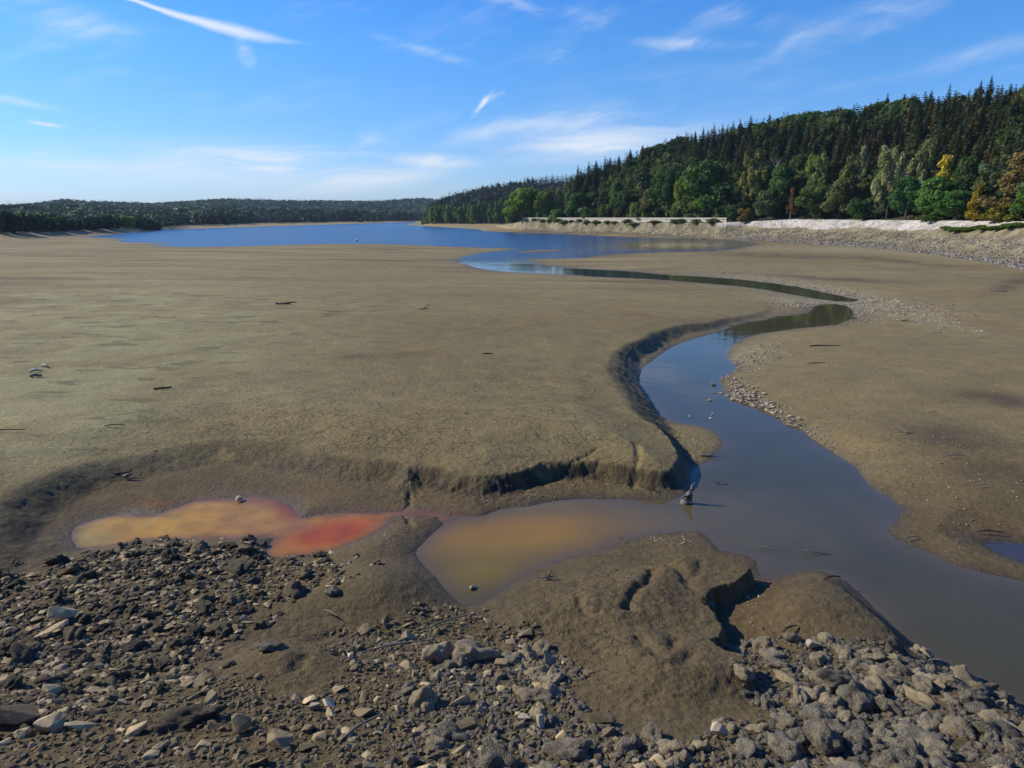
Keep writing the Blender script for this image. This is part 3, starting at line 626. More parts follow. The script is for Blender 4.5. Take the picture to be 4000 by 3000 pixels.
# ------------------------------------------------------------------ water sheets (same grid family, coarser)
r2, a2 = rings(3.0, 1500), np.linspace(R(-44), R(50), 560)
RW, AW = np.meshgrid(r2, a2, indexing='ij'); WX = (RW * np.sin(AW)).ravel(); WY = (RW * np.cos(AW)).ravel(); wr = RW.ravel()
wpx, wpy = proj(WX, WY, 0.0)
def Gw(x0, y0, sx, sy, rot=0.0):
    dx = wpx - x0; dy = wpy - y0; c, s = math.cos(R(rot)), math.sin(R(rot)); u = (dx * c + dy * s) / sx; v = (-dx * s + dy * c) / sy
    return np.exp(-(u * u + v * v))
def sheet(name, P, marg, colf, mat, depth):
    d = sdf(WX, WY, P, 30); nrr, naa = len(r2), len(a2)
    i, j = np.meshgrid(np.arange(nrr - 1), np.arange(naa - 1), indexing='ij')
    q = np.stack([i * naa + j, i * naa + j + 1, (i + 1) * naa + j + 1, (i + 1) * naa + j], -1).reshape(-1, 4)
    keep = (d[q].min(1) < np.clip(marg * wr[q[:, 0]], 0.25, 4)); q = q[keep]
    used = np.unique(q); mp = np.full(len(WX), -1); mp[used] = np.arange(len(used))
    c = colf(-d, d)[used]
    me = npmesh(name, np.stack([WX[used], WY[used], np.full(len(used), depth)], 1), mp[q][:, ::-1], True, c.astype(np.float32), mat)
    o = link(name, me); tag(o, kind='structure'); return o
def base(c): return np.zeros((len(WX), 3), np.float32) + np.array(c, np.float32)
def lakecol(dd, d):
    c = base((0.010, 0.062, 0.150)); calm = np.clip(sstep((wpy - 985) / 50) + Gw(2650, 958, 330, 22) * 1.1 + Gw(2300, 985, 250, 20) * .5, 0, 1)
    c = lerp3(c, (0.035, 0.045, 0.045), calm); c = lerp3(c, (0.070, 0.068, 0.036), np.clip(Gw(2650, 958, 300, 22) * 1.2 + sstep((wpx - 2500) / 200) * (wpy > 1040), 0, 1))
    c = lerp3(c, (0.075, 0.07, 0.05), np.exp(-np.maximum(dd, 0) / (0.006 * wr)) * .6)
    return np.concatenate([c, (1 - calm)[:, None]], 1)
def streamcol(dd, d):
    c = base((0.068, 0.064, 0.030))
    c = lerp3(c, (0.10, 0.090, 0.048), np.clip(Gw(2800, 2050, 520, 110), 0, 1))
    c = lerp3(c, (0.27, 0.150, 0.018), np.clip(Gw(1990, 2090, 470, 100, -4) * 1.15, 0, 1))
    c = lerp3(c, (0.19, 0.135, 0.018), np.clip(Gw(1880, 2240, 220, 90, -10) * .9 + Gw(2150, 1972, 260, 16, -4) * .8, 0, 1))
    c = lerp3(c, (0.10, 0.085, 0.055), np.clip(Gw(2950, 2200, 130, 40), 0, 1) * .8)
    c = lerp3(c, (0.11, 0.084, 0.055), np.exp(-np.maximum(dd, 0) / 0.22) * .7)
    return c * (1 + 0.12 * fbm(WX, WY, 1.4, 3, 301))[:, None]
def poolcol(dd, d):
    nz = fbm(WX, WY, .5, 3, 311); nz2 = fbm(WX + 3, WY, .22, 3, 321)
    c = base((0.40, 0.19, 0.045))
    c = lerp3(c, (0.33, 0.26, 0.11), np.clip(Gw(330, 2095, 130, 60), 0, 1))
    c = lerp3(c, (0.50, 0.25, 0.025), np.clip(Gw(640, 2055, 230, 50, -10) + Gw(420, 2050, 130, 28, -10) * .6, 0, 1))
    c = lerp3(c, (0.44, 0.20, 0.055), np.clip(Gw(860, 2050, 130, 50, -6), 0, 1) * .8)
    c = lerp3(c, (0.36, 0.17, 0.08), np.clip(Gw(1010, 2060, 120, 60), 0, 1) * .8)
    c = lerp3(c, (0.40, 0.080, 0.022), np.clip(Gw(1300, 2085, 200, 52, -12) * 1.3, 0, 1))
    c = lerp3(c, (0.33, 0.06, 0.03), np.clip(Gw(1120, 1995, 60, 30, 30), 0, 1) * .9)
    c = lerp3(c, (0.25, 0.10, 0.085), np.clip(Gw(1000, 1962, 130, 22, 8) + Gw(900, 2100, 180, 10) + Gw(1160, 2060, 60, 24), 0, 1) * .75)
    c = lerp3(c, (0.22, 0.085, 0.02), np.clip(Gw(860, 1953, 130, 9), 0, 1))
    c = lerp3(c, (0.24, 0.085, 0.03), np.clip(Gw(1620, 2006, 170, 14) * 1.3, 0, 1))
    rim = np.exp(-np.maximum(dd, 0) / 0.10)
    c = lerp3(c, (0.17, 0.085, 0.08), rim * .85)
    c = lerp3(c, (0.32, 0.22, 0.15), np.clip(nz2 * 2.2, 0, 1) * .45 * np.clip(Gw(600, 2040, 420, 70), 0, 1))
    sc_ = np.clip(fbm(WX, WY, .30, 4, 331, .6) * 2.5, 0, 1) * np.clip(rim * 1.2 + .25, 0, 1); c = lerp3(c, (0.16, 0.085, 0.03), sc_ * .7)
    return c * np.array([.94, 1.02, .55]) * (1 + 0.30 * nz)[:, None]
sheet('lake', LAKE, 0.012, lakecol, M['lake'], 0.0)
sheet('stream', STREAM, 0.02, streamcol, M['stream'], 0.004)
sheet('orange_pool', POOL, 0.015, poolcol, M['pool'], 0.008)
sheet('puddle', PUDDLE, 0.02, lambda a, b: base((0.05, 0.045, 0.045)), M['stream'], 0.0)

# ------------------------------------------------------------------ trees
def quads(c, a, b):
    V = np.concatenate([c - a - b, c + a - b * 0.4, c + a * 0.3 + b, c - a * 0.6 + b * 0.7], 1).reshape(-1, 3)
    return V, np.arange(len(V)).reshape(-1, 4)
def rdir(n, g):
    v = g.normal(size=(n, 3)); return v / np.linalg.norm(v, axis=1)[:, None]
def crown(seed, n, style='round', leaf=0.035):
    g = np.random.default_rng(seed); L = []
    if style == 'round':
        for i in range(26):
            z = g.uniform(.12, .86); rr = .40 * math.sin(math.pi * min(max((z + .06) / 1.0, .1), .93)) ** .6 * g.uniform(.35, 1); t = g.uniform(0, 6.28)
            L.append((rr * math.cos(t), rr * math.sin(t), z, g.uniform(.11, .19), g.uniform(.08, .13)))
        L.append((0, 0, .84, .16, .14)); L.append((0.05, 0, .6, .3, .2))
    elif style == 'bush':
        for i in range(18):
            t = g.uniform(0, 6.28); rr = g.uniform(0, .38); L.append((rr * math.cos(t), rr * math.sin(t), g.uniform(.1, .8 - rr * .8), .16, .16))
    elif style == 'poplar':
        for i in range(34):
            z = g.uniform(.16, .93); rr = .36 * (1 - abs(z - .55) * 1.2) * g.uniform(.3, 1); t = g.uniform(0, 6.28)
            L.append((rr * math.cos(t), rr * math.sin(t), z, g.uniform(.05, .10), g.uniform(.07, .13)))
    elif style == 'airy':
        for i in range(30):
            z = g.uniform(.2, .95); rr = .40 * (1.15 - z) * g.uniform(.2, 1.1); t = g.uniform(0, 6.28)
            L.append((rr * math.cos(t), rr * math.sin(t), z, g.uniform(.05, .12), g.uniform(.05, .10)))
    elif style == 'cone':
        for i in range(26):
            z = g.uniform(.08, .92); rr = .40 * (1.05 - z) * g.uniform(.3, 1); t = g.uniform(0, 6.28)
            L.append((rr * math.cos(t), rr * math.sin(t), z, .14 * (1.2 - z), .10))
    L = np.array(L); w = L[:, 3] ** 2 * L[:, 4]; w = w ** .7; k = g.choice(len(L), n, p=w / w.sum())
    d = rdir(n, g); rad = g.uniform(0.45, 1.0, n) ** 0.6 * g.uniform(.88, 1.18, n)
    c = L[k, :3] + d * rad[:, None] * np.stack([L[k, 3], L[k, 3], L[k, 4]], 1)
    c[:, 2] = np.clip(c[:, 2], 0.02, 1.0)
    nrm = d * 0.8 + rdir(n, g) * 0.9 + np.array([0, 0, .35]); nrm /= np.linalg.norm(nrm, axis=1)[:, None]
    a = np.cross(nrm, rdir(n, g)); a /= np.linalg.norm(a, axis=1)[:, None] + 1e-9; b = np.cross(nrm, a)
    s = leaf * g.uniform(.5, 1.25, n)[:, None]
    if style in ('poplar',): a[:, 2] += .25
    V, Fq = quads(c, a * s, b * s * .8)
    lobe = g.uniform(.72, 1.25, len(L))[k]; cv = (lobe * g.uniform(.75, 1.25, n))[:, None] * np.array([1, 1, 1]); cv[:, 0] *= g.uniform(.85, 1.25, n)
    return V, Fq, np.repeat(cv, 4, 0)
def tube(pts, rad, k=6):
    """tapered tube along points; returns verts, quads"""
    pts = np.array(pts, float); V = []; m = len(pts)
    for i in range(m):
        t = pts[min(i + 1, m - 1)] - pts[max(i - 1, 0)]; t = t / (np.linalg.norm(t) + 1e-9)
        u = np.cross(t, [0.3, 0.2, 1.0] if abs(t[2]) < .9 else [1, 0, 0]); u /= np.linalg.norm(u); v = np.cross(t, u)
        for j in range(k):
            an = 6.2832 * j / k; V.append(pts[i] + rad[i] * (math.cos(an) * u + math.sin(an) * v))
    Fq = [(i * k + j, i * k + (j + 1) % k, (i + 1) * k + (j + 1) % k, (i + 1) * k + j) for i in range(m - 1) for j in range(k)]
    return np.array(V), np.array(Fq)
def joinm(parts):
    V, Fq, o = [], [], 0
    for v, f in parts: V.append(v); Fq.append(f + o); o += len(v)
    return np.concatenate(V), np.concatenate(Fq)
def trunk(seed, style):
    g = np.random.default_rng(seed); P = []
    top = .9 if style != 'bush' else .5
    n = 7; base_ = [(g.normal() * .008 * i, g.normal() * .008 * i, top * i / (n - 1) - .03) for i in range(n)]
    P.append(tube(base_, [.022 * (1 - i / n) + .003 for i in range(n)]))
    for i in range(11 if style != 'bush' else 7):
        z = g.uniform(.18, .8) * top; t = g.uniform(0, 6.28); ln = g.uniform(.15, .32) * (1.1 - z); up = {'poplar': 1.6, 'round': .7, 'airy': .8, 'bush': 1., 'cone': .4}[style]
        b0 = np.array([0, 0, z]); b1 = b0 + np.array([math.cos(t), math.sin(t), up * .7]) * ln * .5; b2 = b0 + np.array([math.cos(t) * .95, math.sin(t) * .95, up]) * ln
        P.append(tube([b0, b1, b2], [.009, .006, .002], 5))
    return joinm(P)
def spruce(seed, levels=30, per=9, segs=5, R0=.17):
    g = np.random.default_rng(seed); Cc, Aa, Bb = [], [], []
    for i in range(levels):
        z = .06 + .93 * (i / levels) ** .92; rr = R0 * ((1 - z) ** .8 + .02) * g.uniform(.8, 1.2); t0 = g.uniform(0, 6.28)
        k = max(4, int(per * (.5 + .6 * (1 - z))))
        for j in range(k):
            t = t0 + 6.283 * j / k + g.normal() * .12; L = rr * g.uniform(.7, 1.15); d = np.array([math.cos(t), math.sin(t), 0]); sd = np.array([-d[1], d[0], 0])
            for q in range(segs):
                f = (q + .6) / segs; p = d * L * f + np.array([0, 0, z - .32 * L * f + .12 * L * f * f]) + g.normal(size=3) * .003
                Cc.append(p); Aa.append(d * L / segs * .95 + np.array([0, 0, -.14 * L / segs])); wd = L * .34 * (1.25 - f) + .005
                Bb.append(sd * wd * g.uniform(.6, 1.2) + np.array([0, 0, g.normal() * wd * .5 - wd * .2]))
    c, a, b = np.array(Cc), np.array(Aa), np.array(Bb); V, Fq = quads(c, a, b)
    tip = np.linalg.norm(c[:, :2], axis=1); cv = g.uniform(.65, 1.3, len(c))[:, None] * np.array([1.0, 1.0, 1.0]) * np.array([1, 1, 1]); cv[:, 0] *= g.uniform(.9, 1.15, len(c))
    return V, Fq, np.repeat(cv, 4, 0)
STYL = {'round': ('round', 5200, .034), 'round2': ('round', 5200, .034), 'bush': ('bush', 2600, .042), 'bush2': ('bush', 2600, .042), 'poplar': ('poplar', 4600, .026), 'poplar2': ('poplar', 4200, .026), 'airy': ('airy', 3400, .026), 'cone': ('cone', 3200, .036), 'small': ('round', 1400, .06), 'small2': ('round', 1400, .06), 'smallbush': ('bush', 700, .07)}
CM, TM = {}, {}
for i, (k, (st, n, lf)) in enumerate(STYL.items()):
    V, Fq, cv = crown(100 + i, n, st, lf); CM[k] = npmesh('crown', V, Fq, False, cv, M['leaf'])
    V, Fq = trunk(200 + i, st); TM[k] = npmesh('trunk', V, Fq, True, None, M['palebark'] if st in ('poplar', 'airy') else M['bark'])
SPM = []
for i in range(4):
    V, Fq, cv = spruce(300 + i, 30, 9, 5, (.18, .21, .23, .19)[i]); SPM.append(npmesh('crown', V, Fq, False, cv, M['needle']))
V, Fq = tube([(0, 0, -.03), (0, 0, .5), (0, 0, .985)], [.014, .009, .0015]); SPT = npmesh('trunk', V, Fq, True, None, M['bark'])
def place_tree(name, x, y, z, w, h, cm, tm, color, label, cat, group=None, rz=None):
    e = empty(name, (x, y, z), random.uniform(0, 6.28) if rz is None else rz); e.scale = (w, w, h); tag(e, label, cat, group)
    k_ = 1.2 if name == 'spruce' else 1.75; c = link('crown', cm, None, e); c.color = (color[0] * k_, color[1] * k_, color[2] * k_, 1); link('trunk', tm, None, e); return e
def place_by_px(name, sx, top, base_w, K, off, style, color, label, cat='tree', group=None):
    az = hx(sx); r = float(kcol(K, az, 0)) + off; x, y = r * math.sin(az), r * math.cos(az); z = float(height(np.array([x]), np.array([y]))[0])
    ztop = EYE + tan_el(sx, top) * r; h = max(ztop - z, 1.0) / .96; w = base_w / 3.90625 / F * math.hypot(x, y) * 1.12
    return place_tree(name, x, y, z - .1, w, h, CM[style], TM[style], color, label, cat, group)
DG, MG, LG, YG, PG, BG, YE, OR, BR = (.030, .062, .016), (.045, .088, .020), (.075, .125, .028), (.105, .130, .022), (.130, .150, .070), (.038, .088, .024), (.26, .22, .025), (.13, .066, .022), (.10, .085, .030)
FR = [  # column, top row, width, setback, kind, colour, label
    (2746, 632, 200, 8, 'round', MG, 'broad rounded green oak behind the right end of the long wall'),
    (2935, 594, 140, 12, 'poplar2', (.13, .135, .04), 'pale olive tree with thin crown right of the broad green oak'),
    (3043, 640, 110, 6, 'round2', MG, 'full mid-green tree between the pale olive tree and the orange shrub'),
    (2990, 745, 90, 2, 'round', (.07, .10, .04), 'low grey-green tree at the foot of the full mid-green tree'),
    (3086, 738, 42, 1, 'airy', OR, 'small rust-orange tree among the green ones above the white gravel'),
    (3182, 588, 130, 9, 'poplar', (.11, .135, .035), 'olive-green poplar with upswept crown right of the rust-orange tree'),
    (3180, 720, 120, 2, 'round2', (.06, .095, .022), 'green leafy tree at the foot of the olive poplar'),
    (3303, 612, 90, 9, 'poplar2', (.10, .12, .035), 'thin olive tree beside the bare-topped birch'),
    (3347, 582, 60, 11, 'airy', (.16, .16, .09), 'slender pale bare-topped birch left of the tall silvery poplar'),
    (3275, 700, 110, 3, 'round', (.07, .085, .03), 'brownish-green tree below the thin olive tree'),
    (3362, 752, 100, 1, 'bush', DG, 'dark green rounded bush-like tree left of the tall silvery poplar'),
    (3461, 560, 135, 4, 'poplar', (.175, .185, .085), 'tall silvery poplar with pale trunk above the white gravel'),
    (3581, 556, 110, 12, 'poplar2', (.15, .16, .065), 'pale poplar just behind and right of the tall silvery poplar'),
    (3535, 690, 110, 2, 'round', BG, 'bluish-green tree to the right of the tall silvery poplar'),
    (3670, 617, 110, 9, 'airy', YE, 'tree with a bright yellow top on the right-hand slope'),
    (3648, 688, 150, 4, 'round2', (.06, .12, .02), 'bright green tree below the yellow-topped tree'),
    (3640, 790, 120, 1, 'bush', (.055, .095, .02), 'low bright green tree in front of the yellow-topped tree'),
    (3737, 745, 120, 2, 'round', (.045, .10, .018), 'green spreading tree left of the orange-yellow tree'),
    (3815, 650, 90, 9, 'airy', (.09, .125, .055), 'grey-green thin tree behind the orange-yellow tree'),
    (3812, 720, 100, 1, 'cone', (.20, .15, .015), 'orange-yellow tree near the right edge'),
    (3755, 640, 80, 12, 'round2', MG, 'mid-green tree behind and right of the yellow-topped tree'),
    (3968, 606, 210, 8, 'airy', (.13, .10, .035), 'large brown-tinged tree at the right edge'),
    (3925, 775, 140, 1, 'bush2', (.13, .12, .012), 'low yellow-green tree with a bare pale stem at the right edge'),
    (4020, 700, 110, 2, 'round', (.05, .10, .02), 'green tree at the very right edge of the view'),
    (4120, 640, 160, 4, 'round2', MG, 'green tree just past the right edge'),
    (2632, 645, 90, 9, 'round2', DG, 'dark green rounded tree left of the broad green oak'),
    (2657, 690, 70, 5, 'round', YG, 'small yellow-green tree in front of the dark rounded one'),
    (2714, 768, 90, 5, 'bush', (.08, .10, .03), 'light green bush at the foot of the broad green oak'),
    (2878, 770, 100, 4, 'bush2', DG, 'dark green bush right of the broad green oak'),
    (2830, 700, 80, 12, 'round2', DG, 'shaded green tree just behind the dark bush'),
    (2905, 800, 60, 0, 'bush', (.12, .09, .03), 'low brownish bush at the end of the wall'),
    (3440, 800, 100, 5, 'bush2', (.07, .08, .03), 'low olive bush under the tall silvery poplar'),
    (2048, 735, 145, 3, 'round', (.085, .135, .018), 'big yellow-green tree left of the start of the wall'),
    (2132, 740, 78, 5, 'round2', (.075, .11, .018), 'rounded olive-green tree right of the big yellow-green tree'),
    (1997, 786, 70, 0, 'bush', YG, 'low yellow-green bush at the water side of the big yellow-green tree'),
    (2183, 727, 38, 12, 'poplar', (.15, .14, .06), 'thin pale brownish tree behind the olive-green tree'),
    (2216, 710, 42, 14, 'poplar2', (.11, .14, .06), 'pale green slender tree left of the first tall spruces'),
    (2252, 753, 85, 5, 'round', (.035, .075, .018), 'dark rounded green tree in front of the first tall spruces'),
    (2405, 700, 60, 10, 'round2', MG, 'green tree at the foot of the spruces behind the wall'),
    (2435, 745, 68, 6, 'round', DG, 'dark green tree behind the middle of the wall'),
    (2482, 773, 66, 5, 'bush', (.085, .13, .025), 'yellow-green bush behind the middle of the wall'),
    (2528, 736, 66, 7, 'round2', (.085, .085, .035), 'brownish-green tree behind the wall'),
    (2577, 676, 95, 8, 'round', (.035, .075, .018), 'large dark green round tree behind the wall'),
    (2404, 800, 26, 4, 'bush2', OR, 'tiny orange bush behind the wall'),
    (2365, 780, 60, 5, 'bush', (.06, .10, .02), 'green bush left of the tiny orange bush'),
    (2300, 795, 60, 4, 'bush2', (.06, .12, .025), 'bright green low bush behind the wall'),
    (2180, 805, 75, 3, 'bush', (.065, .115, .025), 'low green bush under the olive-green tree'),
    (2110, 820, 60, 3, 'bush2', (.07, .105, .025), 'low green bush just above the start of the wall'),
    (2520, 800, 70, 4, 'bush2', (.075, .11, .022), 'low bright bush between the brownish tree and the big dark one'),
    (2650, 795, 80, 4, 'bush', (.05, .09, .02), 'green bush right of the large dark round tree')]
for sx, top, w, off, st, c, lab in FR:
    nm = 'leafy_tree' if st[:4] != 'bush' else 'leafy_bush'
    place_by_px(nm, sx, top, w, NEAK, off, st, c, lab, 'tree' if st[:4] != 'bush' else 'bush')
g2 = np.random.default_rng(63)
for i, x in enumerate(np.linspace(2690, 4060, 27)):
    t = np.interp(x, [2690, 2900, 3100, 3500, 4060], [690, 665, 650, 630, 640]) + g2.uniform(-40, 55); st = ('round', 'round2', 'airy', 'poplar2')[i % 4]
    place_by_px('leafy_tree', x + g2.uniform(-15, 15), t, g2.uniform(75, 120), NEAK, g2.uniform(11, 19), st, [(.045, .075, .02), (.06, .09, .022), (.075, .095, .03), (.10, .115, .04), (.04, .065, .018)][i % 5],
                'leafy tree in the second row, between the shore trees and the dark conifers', 'tree', 'second row of leafy trees')
# bare dead tree
az = hx(3015); r = float(kcol(NEAK, az, 0)) + 13; bx, by = r * math.sin(az), r * math.cos(az); bz = float(height([bx], [by])[0]); hh = EYE + tan_el(3015, 618) * r - bz
g = np.random.default_rng(5); P = [tube([(0, 0, -.3), (0.1, 0, hh * .5), (0.3, 0, hh)], [.28, .2, .05])]
for i in range(10):
    z = hh * g.uniform(.45, .9); t = g.uniform(0, 6.28); l = g.uniform(1.2, 2.6); P.append(tube([(0.1, 0, z), (math.cos(t) * l * .5, math.sin(t) * l * .5, z + l * .6), (math.cos(t) * l * .8, math.sin(t) * l * .8, z + l * 1.5)], [.10, .07, .03], 5))
V, Fq = joinm(P); o = link('dead_tree', npmesh('dead_tree', V, Fq, True, None, M['palebark']), None, None, (bx, by, bz)); tag(o, 'bare dead tree with pale trunk standing among the green trees', 'dead tree')
# promontory row, about half a kilometre off
g = np.random.default_rng(9); row = [1664, 1676, 1690, 1704, 1718, 1732, 1748, 1762, 1778, 1796, 1814, 1832, 1850, 1872, 1893, 1915, 1936, 1958]
tops = [812, 806, 802, 800, 802, 800, 797, 803, 805, 808, 800, 796, 800, 782, 786, 795, 790, 776]
for i, (x, t) in enumerate(zip(row, tops)):
    c = [(.085, .13, .04), (.065, .11, .035), (.105, .14, .045), (.06, .10, .03)][i % 4]
    place_by_px('shore_tree', x, t + g.uniform(-3, 3), g.uniform(22, 32), PROK, g.uniform(-2, 6), ('small', 'small2')[i % 2], c, 'green leafy tree in the row at the water end of the wooded headland', 'tree', 'trees along the headland shore')
row = np.concatenate([np.linspace(-40, 330, 15), np.linspace(352, 610, 11)])
for i, x in enumerate(row):
    t = np.interp(x, [-40, 60, 150, 260, 330, 340, 420, 480, 560, 610], [812, 826, 834, 848, 856, 848, 838, 836, 848, 862]) + g.uniform(-4, 4)
    yl = abs(x - 488) < 26
    place_by_px('shore_tree', x, t, g.uniform(34, 50), FARK, g.uniform(0, 8), ('small', 'small2')[i % 2], (.15, .17, .03) if yl else [(.032, .055, .018), (.04, .065, .02), (.028, .045, .018)][i % 3],
                'yellow-green tree in the shore row left of the lake' if yl else 'dark green leafy tree in the shore row left of the lake', 'tree', 'yellow-green trees on the left shore' if yl else 'dark trees on the left shore')

# spruces on the right-hand hill
tips = [(2254, 636), (2295, 622), (2322, 617), (2357, 604), (2410, 600), (2452, 575), (2500, 560), (2545, 568), (2600, 560), (2654, 546), (2698, 508), (2768, 474), (2800, 478), (2866, 457), (2904, 444), (3068, 450), (3290, 403), (3413, 359), (3477, 362), (3518, 364), (3643, 324), (3758, 312), (3795, 292), (3891, 328), (3942, 282), (3980, 279)]
ords = 'first second third fourth fifth sixth seventh eighth ninth tenth eleventh twelfth thirteenth fourteenth fifteenth sixteenth seventeenth eighteenth nineteenth twentieth'.split() + ['sixth from last', 'fifth from last', 'fourth from last', 'third from last', 'second from last', 'last']
SPC = [(.046, .072, .026), (.062, .084, .026), (.090, .088, .028), (.038, .062, .030)]
for i, (x, t) in enumerate(tips):
    az = hx(x); r = float(kcol(NEAK, az, 0)) + float(np.interp(x, [2250, 2600, 3400, 4000], [26, 46, 66, 68])); X, Y = r * math.sin(az), r * math.cos(az); z = float(height([X], [Y])[0])
    h = EYE + tan_el(x, t) * r - z; o = ords[i]
    place_tree('spruce', X, Y, z - .2, 11.5 * (1.15 if i % 3 else 1.4), h, SPM[i % 4], SPT, SPC[3 if i % 2 else 0], ('%s' if 'last' in o else '%s from the left') % o + ' of the tall spruce tips on the right-hand skyline', 'spruce', 'spruce tips on the skyline')
g = np.random.default_rng(21); cand = []
for a in np.arange(hx(2225), hx(4700), 0.0102):
    rt = float(kcol(NEAK, a, 0)); cs = float(kcol(NEAK, a, 3))
    for s_ in np.arange(9, cs + 22, 2.9):
        aa = a + g.normal() * .006; rr = rt + s_ + g.normal() * 1.3
        if (rr * .0102 < 2.8) and g.random() < .35 * (2.8 - rr * .0102): continue
        cand.append((aa, rr, s_, cs))
cand = np.array(cand); sx_c = 2000 + np.tan(cand[:, 0]) * 730 * 3.90625
CX, CY = cand[:, 1] * np.sin(cand[:, 0]), cand[:, 1] * np.cos(cand[:, 0]); CZ = height(CX, CY); CH = g.uniform(8.5, 12.5, len(CX)) * np.interp(cand[:, 2], [10, 30], [.8, 1])
CH *= np.interp(sx_c, [2225, 2500], [.92, 1])
tp = proj(CX, CY, CZ + CH)[1]; bp_ = proj(CX, CY, CZ)[1]; cov = np.full(800, 845.0); vis = np.zeros(len(CX))
fx = np.array([f[0] for f in FR]); fw = np.array([f[2] for f in FR]); ft = np.array([f[1] for f in FR])
for x, t, w in zip(fx, ft, fw):
    a0, a1 = int((x - w / 2) / 8), int((x + w / 2) / 8); cov[max(a0, 0):a1] = np.minimum(cov[max(a0, 0):a1], t + 15)
for k in np.argsort(cand[:, 1]):
    a0 = int(max((sx_c[k] - 14) / 8, 0)); a1 = int(min((sx_c[k] + 14) / 8 + 1, 799))
    if a0 >= a1: continue
    vis[k] = np.maximum(cov[a0:a1] - tp[k], 0).mean() * (sx_c[k] < 4010); cov[a0:a1] = np.minimum(cov[a0:a1], tp[k] + 8)
order = np.argsort(-vis); ind = set(order[:272].tolist())
def sprucecol(k):
    if 2.4 < CZ[k] and abs(sx_c[k] - 3380) < 90 and abs(tp[k] - 500) < 40 and g.random() < .5: return (.10, .065, .04)
    c = np.array(SPC[g.integers(4)]) * g.uniform(.8, 1.3); c[0] *= 1 + .12 * max(0, min(1, (sx_c[k] - 3200) / 700)); return tuple(c)
STV = []; leafy = fbm(CX, CY, 30, 3, 444) > .17
for k in range(len(CX)):
    w = CH[k] * g.uniform(1.0, 1.4)
    if leafy[k] and k in ind:
        c = np.array([(.05, .085, .022), (.038, .068, .02), (.07, .095, .03)][k % 3]) / 1.3
        place_tree('leafy_tree', CX[k], CY[k], CZ[k] - .2, CH[k] * .85, CH[k] * .9, CM[('round', 'round2', 'small')[k % 3]], TM['round'], c, 'dark round-topped leafy tree standing inside the conifer stand on the hillside', 'tree', 'leafy trees inside the conifer stand')
    elif k in ind:
        c = sprucecol(k); br = c[0] > .08
        place_tree('spruce', CX[k], CY[k], CZ[k] - .2, w, CH[k], SPM[k % 4], SPT, c, 'dead brown spruce within the dark conifer stand' if br else 'dark spruce in the dense conifer stand on the right-hand hillside, behind the leafy trees', 'spruce', 'dead brown spruces on the hillside' if br else 'spruces on the right-hand hillside')
    elif vis[k] > 0.5 or g.random() < .6: STV.append(k)
def merge(bases, X, Y, Z, W, Hh, tint, name, mat, label, cat):
    """many small trees as one uncountable wood"""
    g = np.random.default_rng(len(X)); VV, FF, CC, o = [], [], [], 0; pick = g.integers(0, len(bases), len(X))
    for b in range(len(bases)):
        k = np.where(pick == b)[0]; V, Fq, cv = bases[b]; n = len(k)
        if n == 0: continue
        t = g.uniform(0, 6.28, n); c, s = np.cos(t)[:, None], np.sin(t)[:, None]
        x = (V[:, 0] * c - V[:, 1] * s) * W[k][:, None] + X[k][:, None]; y = (V[:, 0] * s + V[:, 1] * c) * W[k][:, None] + Y[k][:, None]; z = V[:, 2] * Hh[k][:, None] + Z[k][:, None]
        VV.append(np.stack([x, y, z], -1).reshape(-1, 3)); FF.append((Fq[None] + (np.arange(n) * len(V))[:, None, None]).reshape(-1, Fq.shape[1]) + o)
        if tint is not None: CC.append((cv[None] * tint[k][:, None, :]).reshape(-1, 3))
        o += n * len(V)
    me = npmesh(name, np.concatenate(VV), np.concatenate(FF), False, np.concatenate(CC) if tint is not None else None, mat)
    ob = link(name, me); tag(ob, label, cat, None, 'stuff'); return ob
sb = [spruce(400 + i, 17, 7, 3, .22) for i in range(3)]
k = np.array(STV); merge(sb, CX[k], CY[k], CZ[k] - .2, CH[k] * 1.25, CH[k], np.array([SPC[i % 4] for i in range(len(k))]) * g.uniform(.8, 1.3, (len(k), 1)), 'conifer_wood', M['woods'], 'dark conifer wood filling the gaps of the right-hand hill', 'wood')
# understorey along the foot of the hill
n = 420; a = g.uniform(hx(2240), hx(4500), n); r = kcol(NEAK, a, 0) + g.uniform(7, 24, n); X, Y = r * np.sin(a), r * np.cos(a); rb_ = [crown(500 + i, 170, 'bush', .11) for i in range(3)]
Hh = g.uniform(3, 8, n); merge(rb_, X, Y, height(X, Y) - .2, Hh * 1.1, Hh, np.array([(.035, .055, .016), (.05, .075, .02), (.028, .045, .016)])[g.integers(0, 3, n)] * g.uniform(.7, 1.3, (n, 1)), 'undergrowth', M['woods'], 'dark green undergrowth below the trees of the right-hand shore', 'undergrowth')
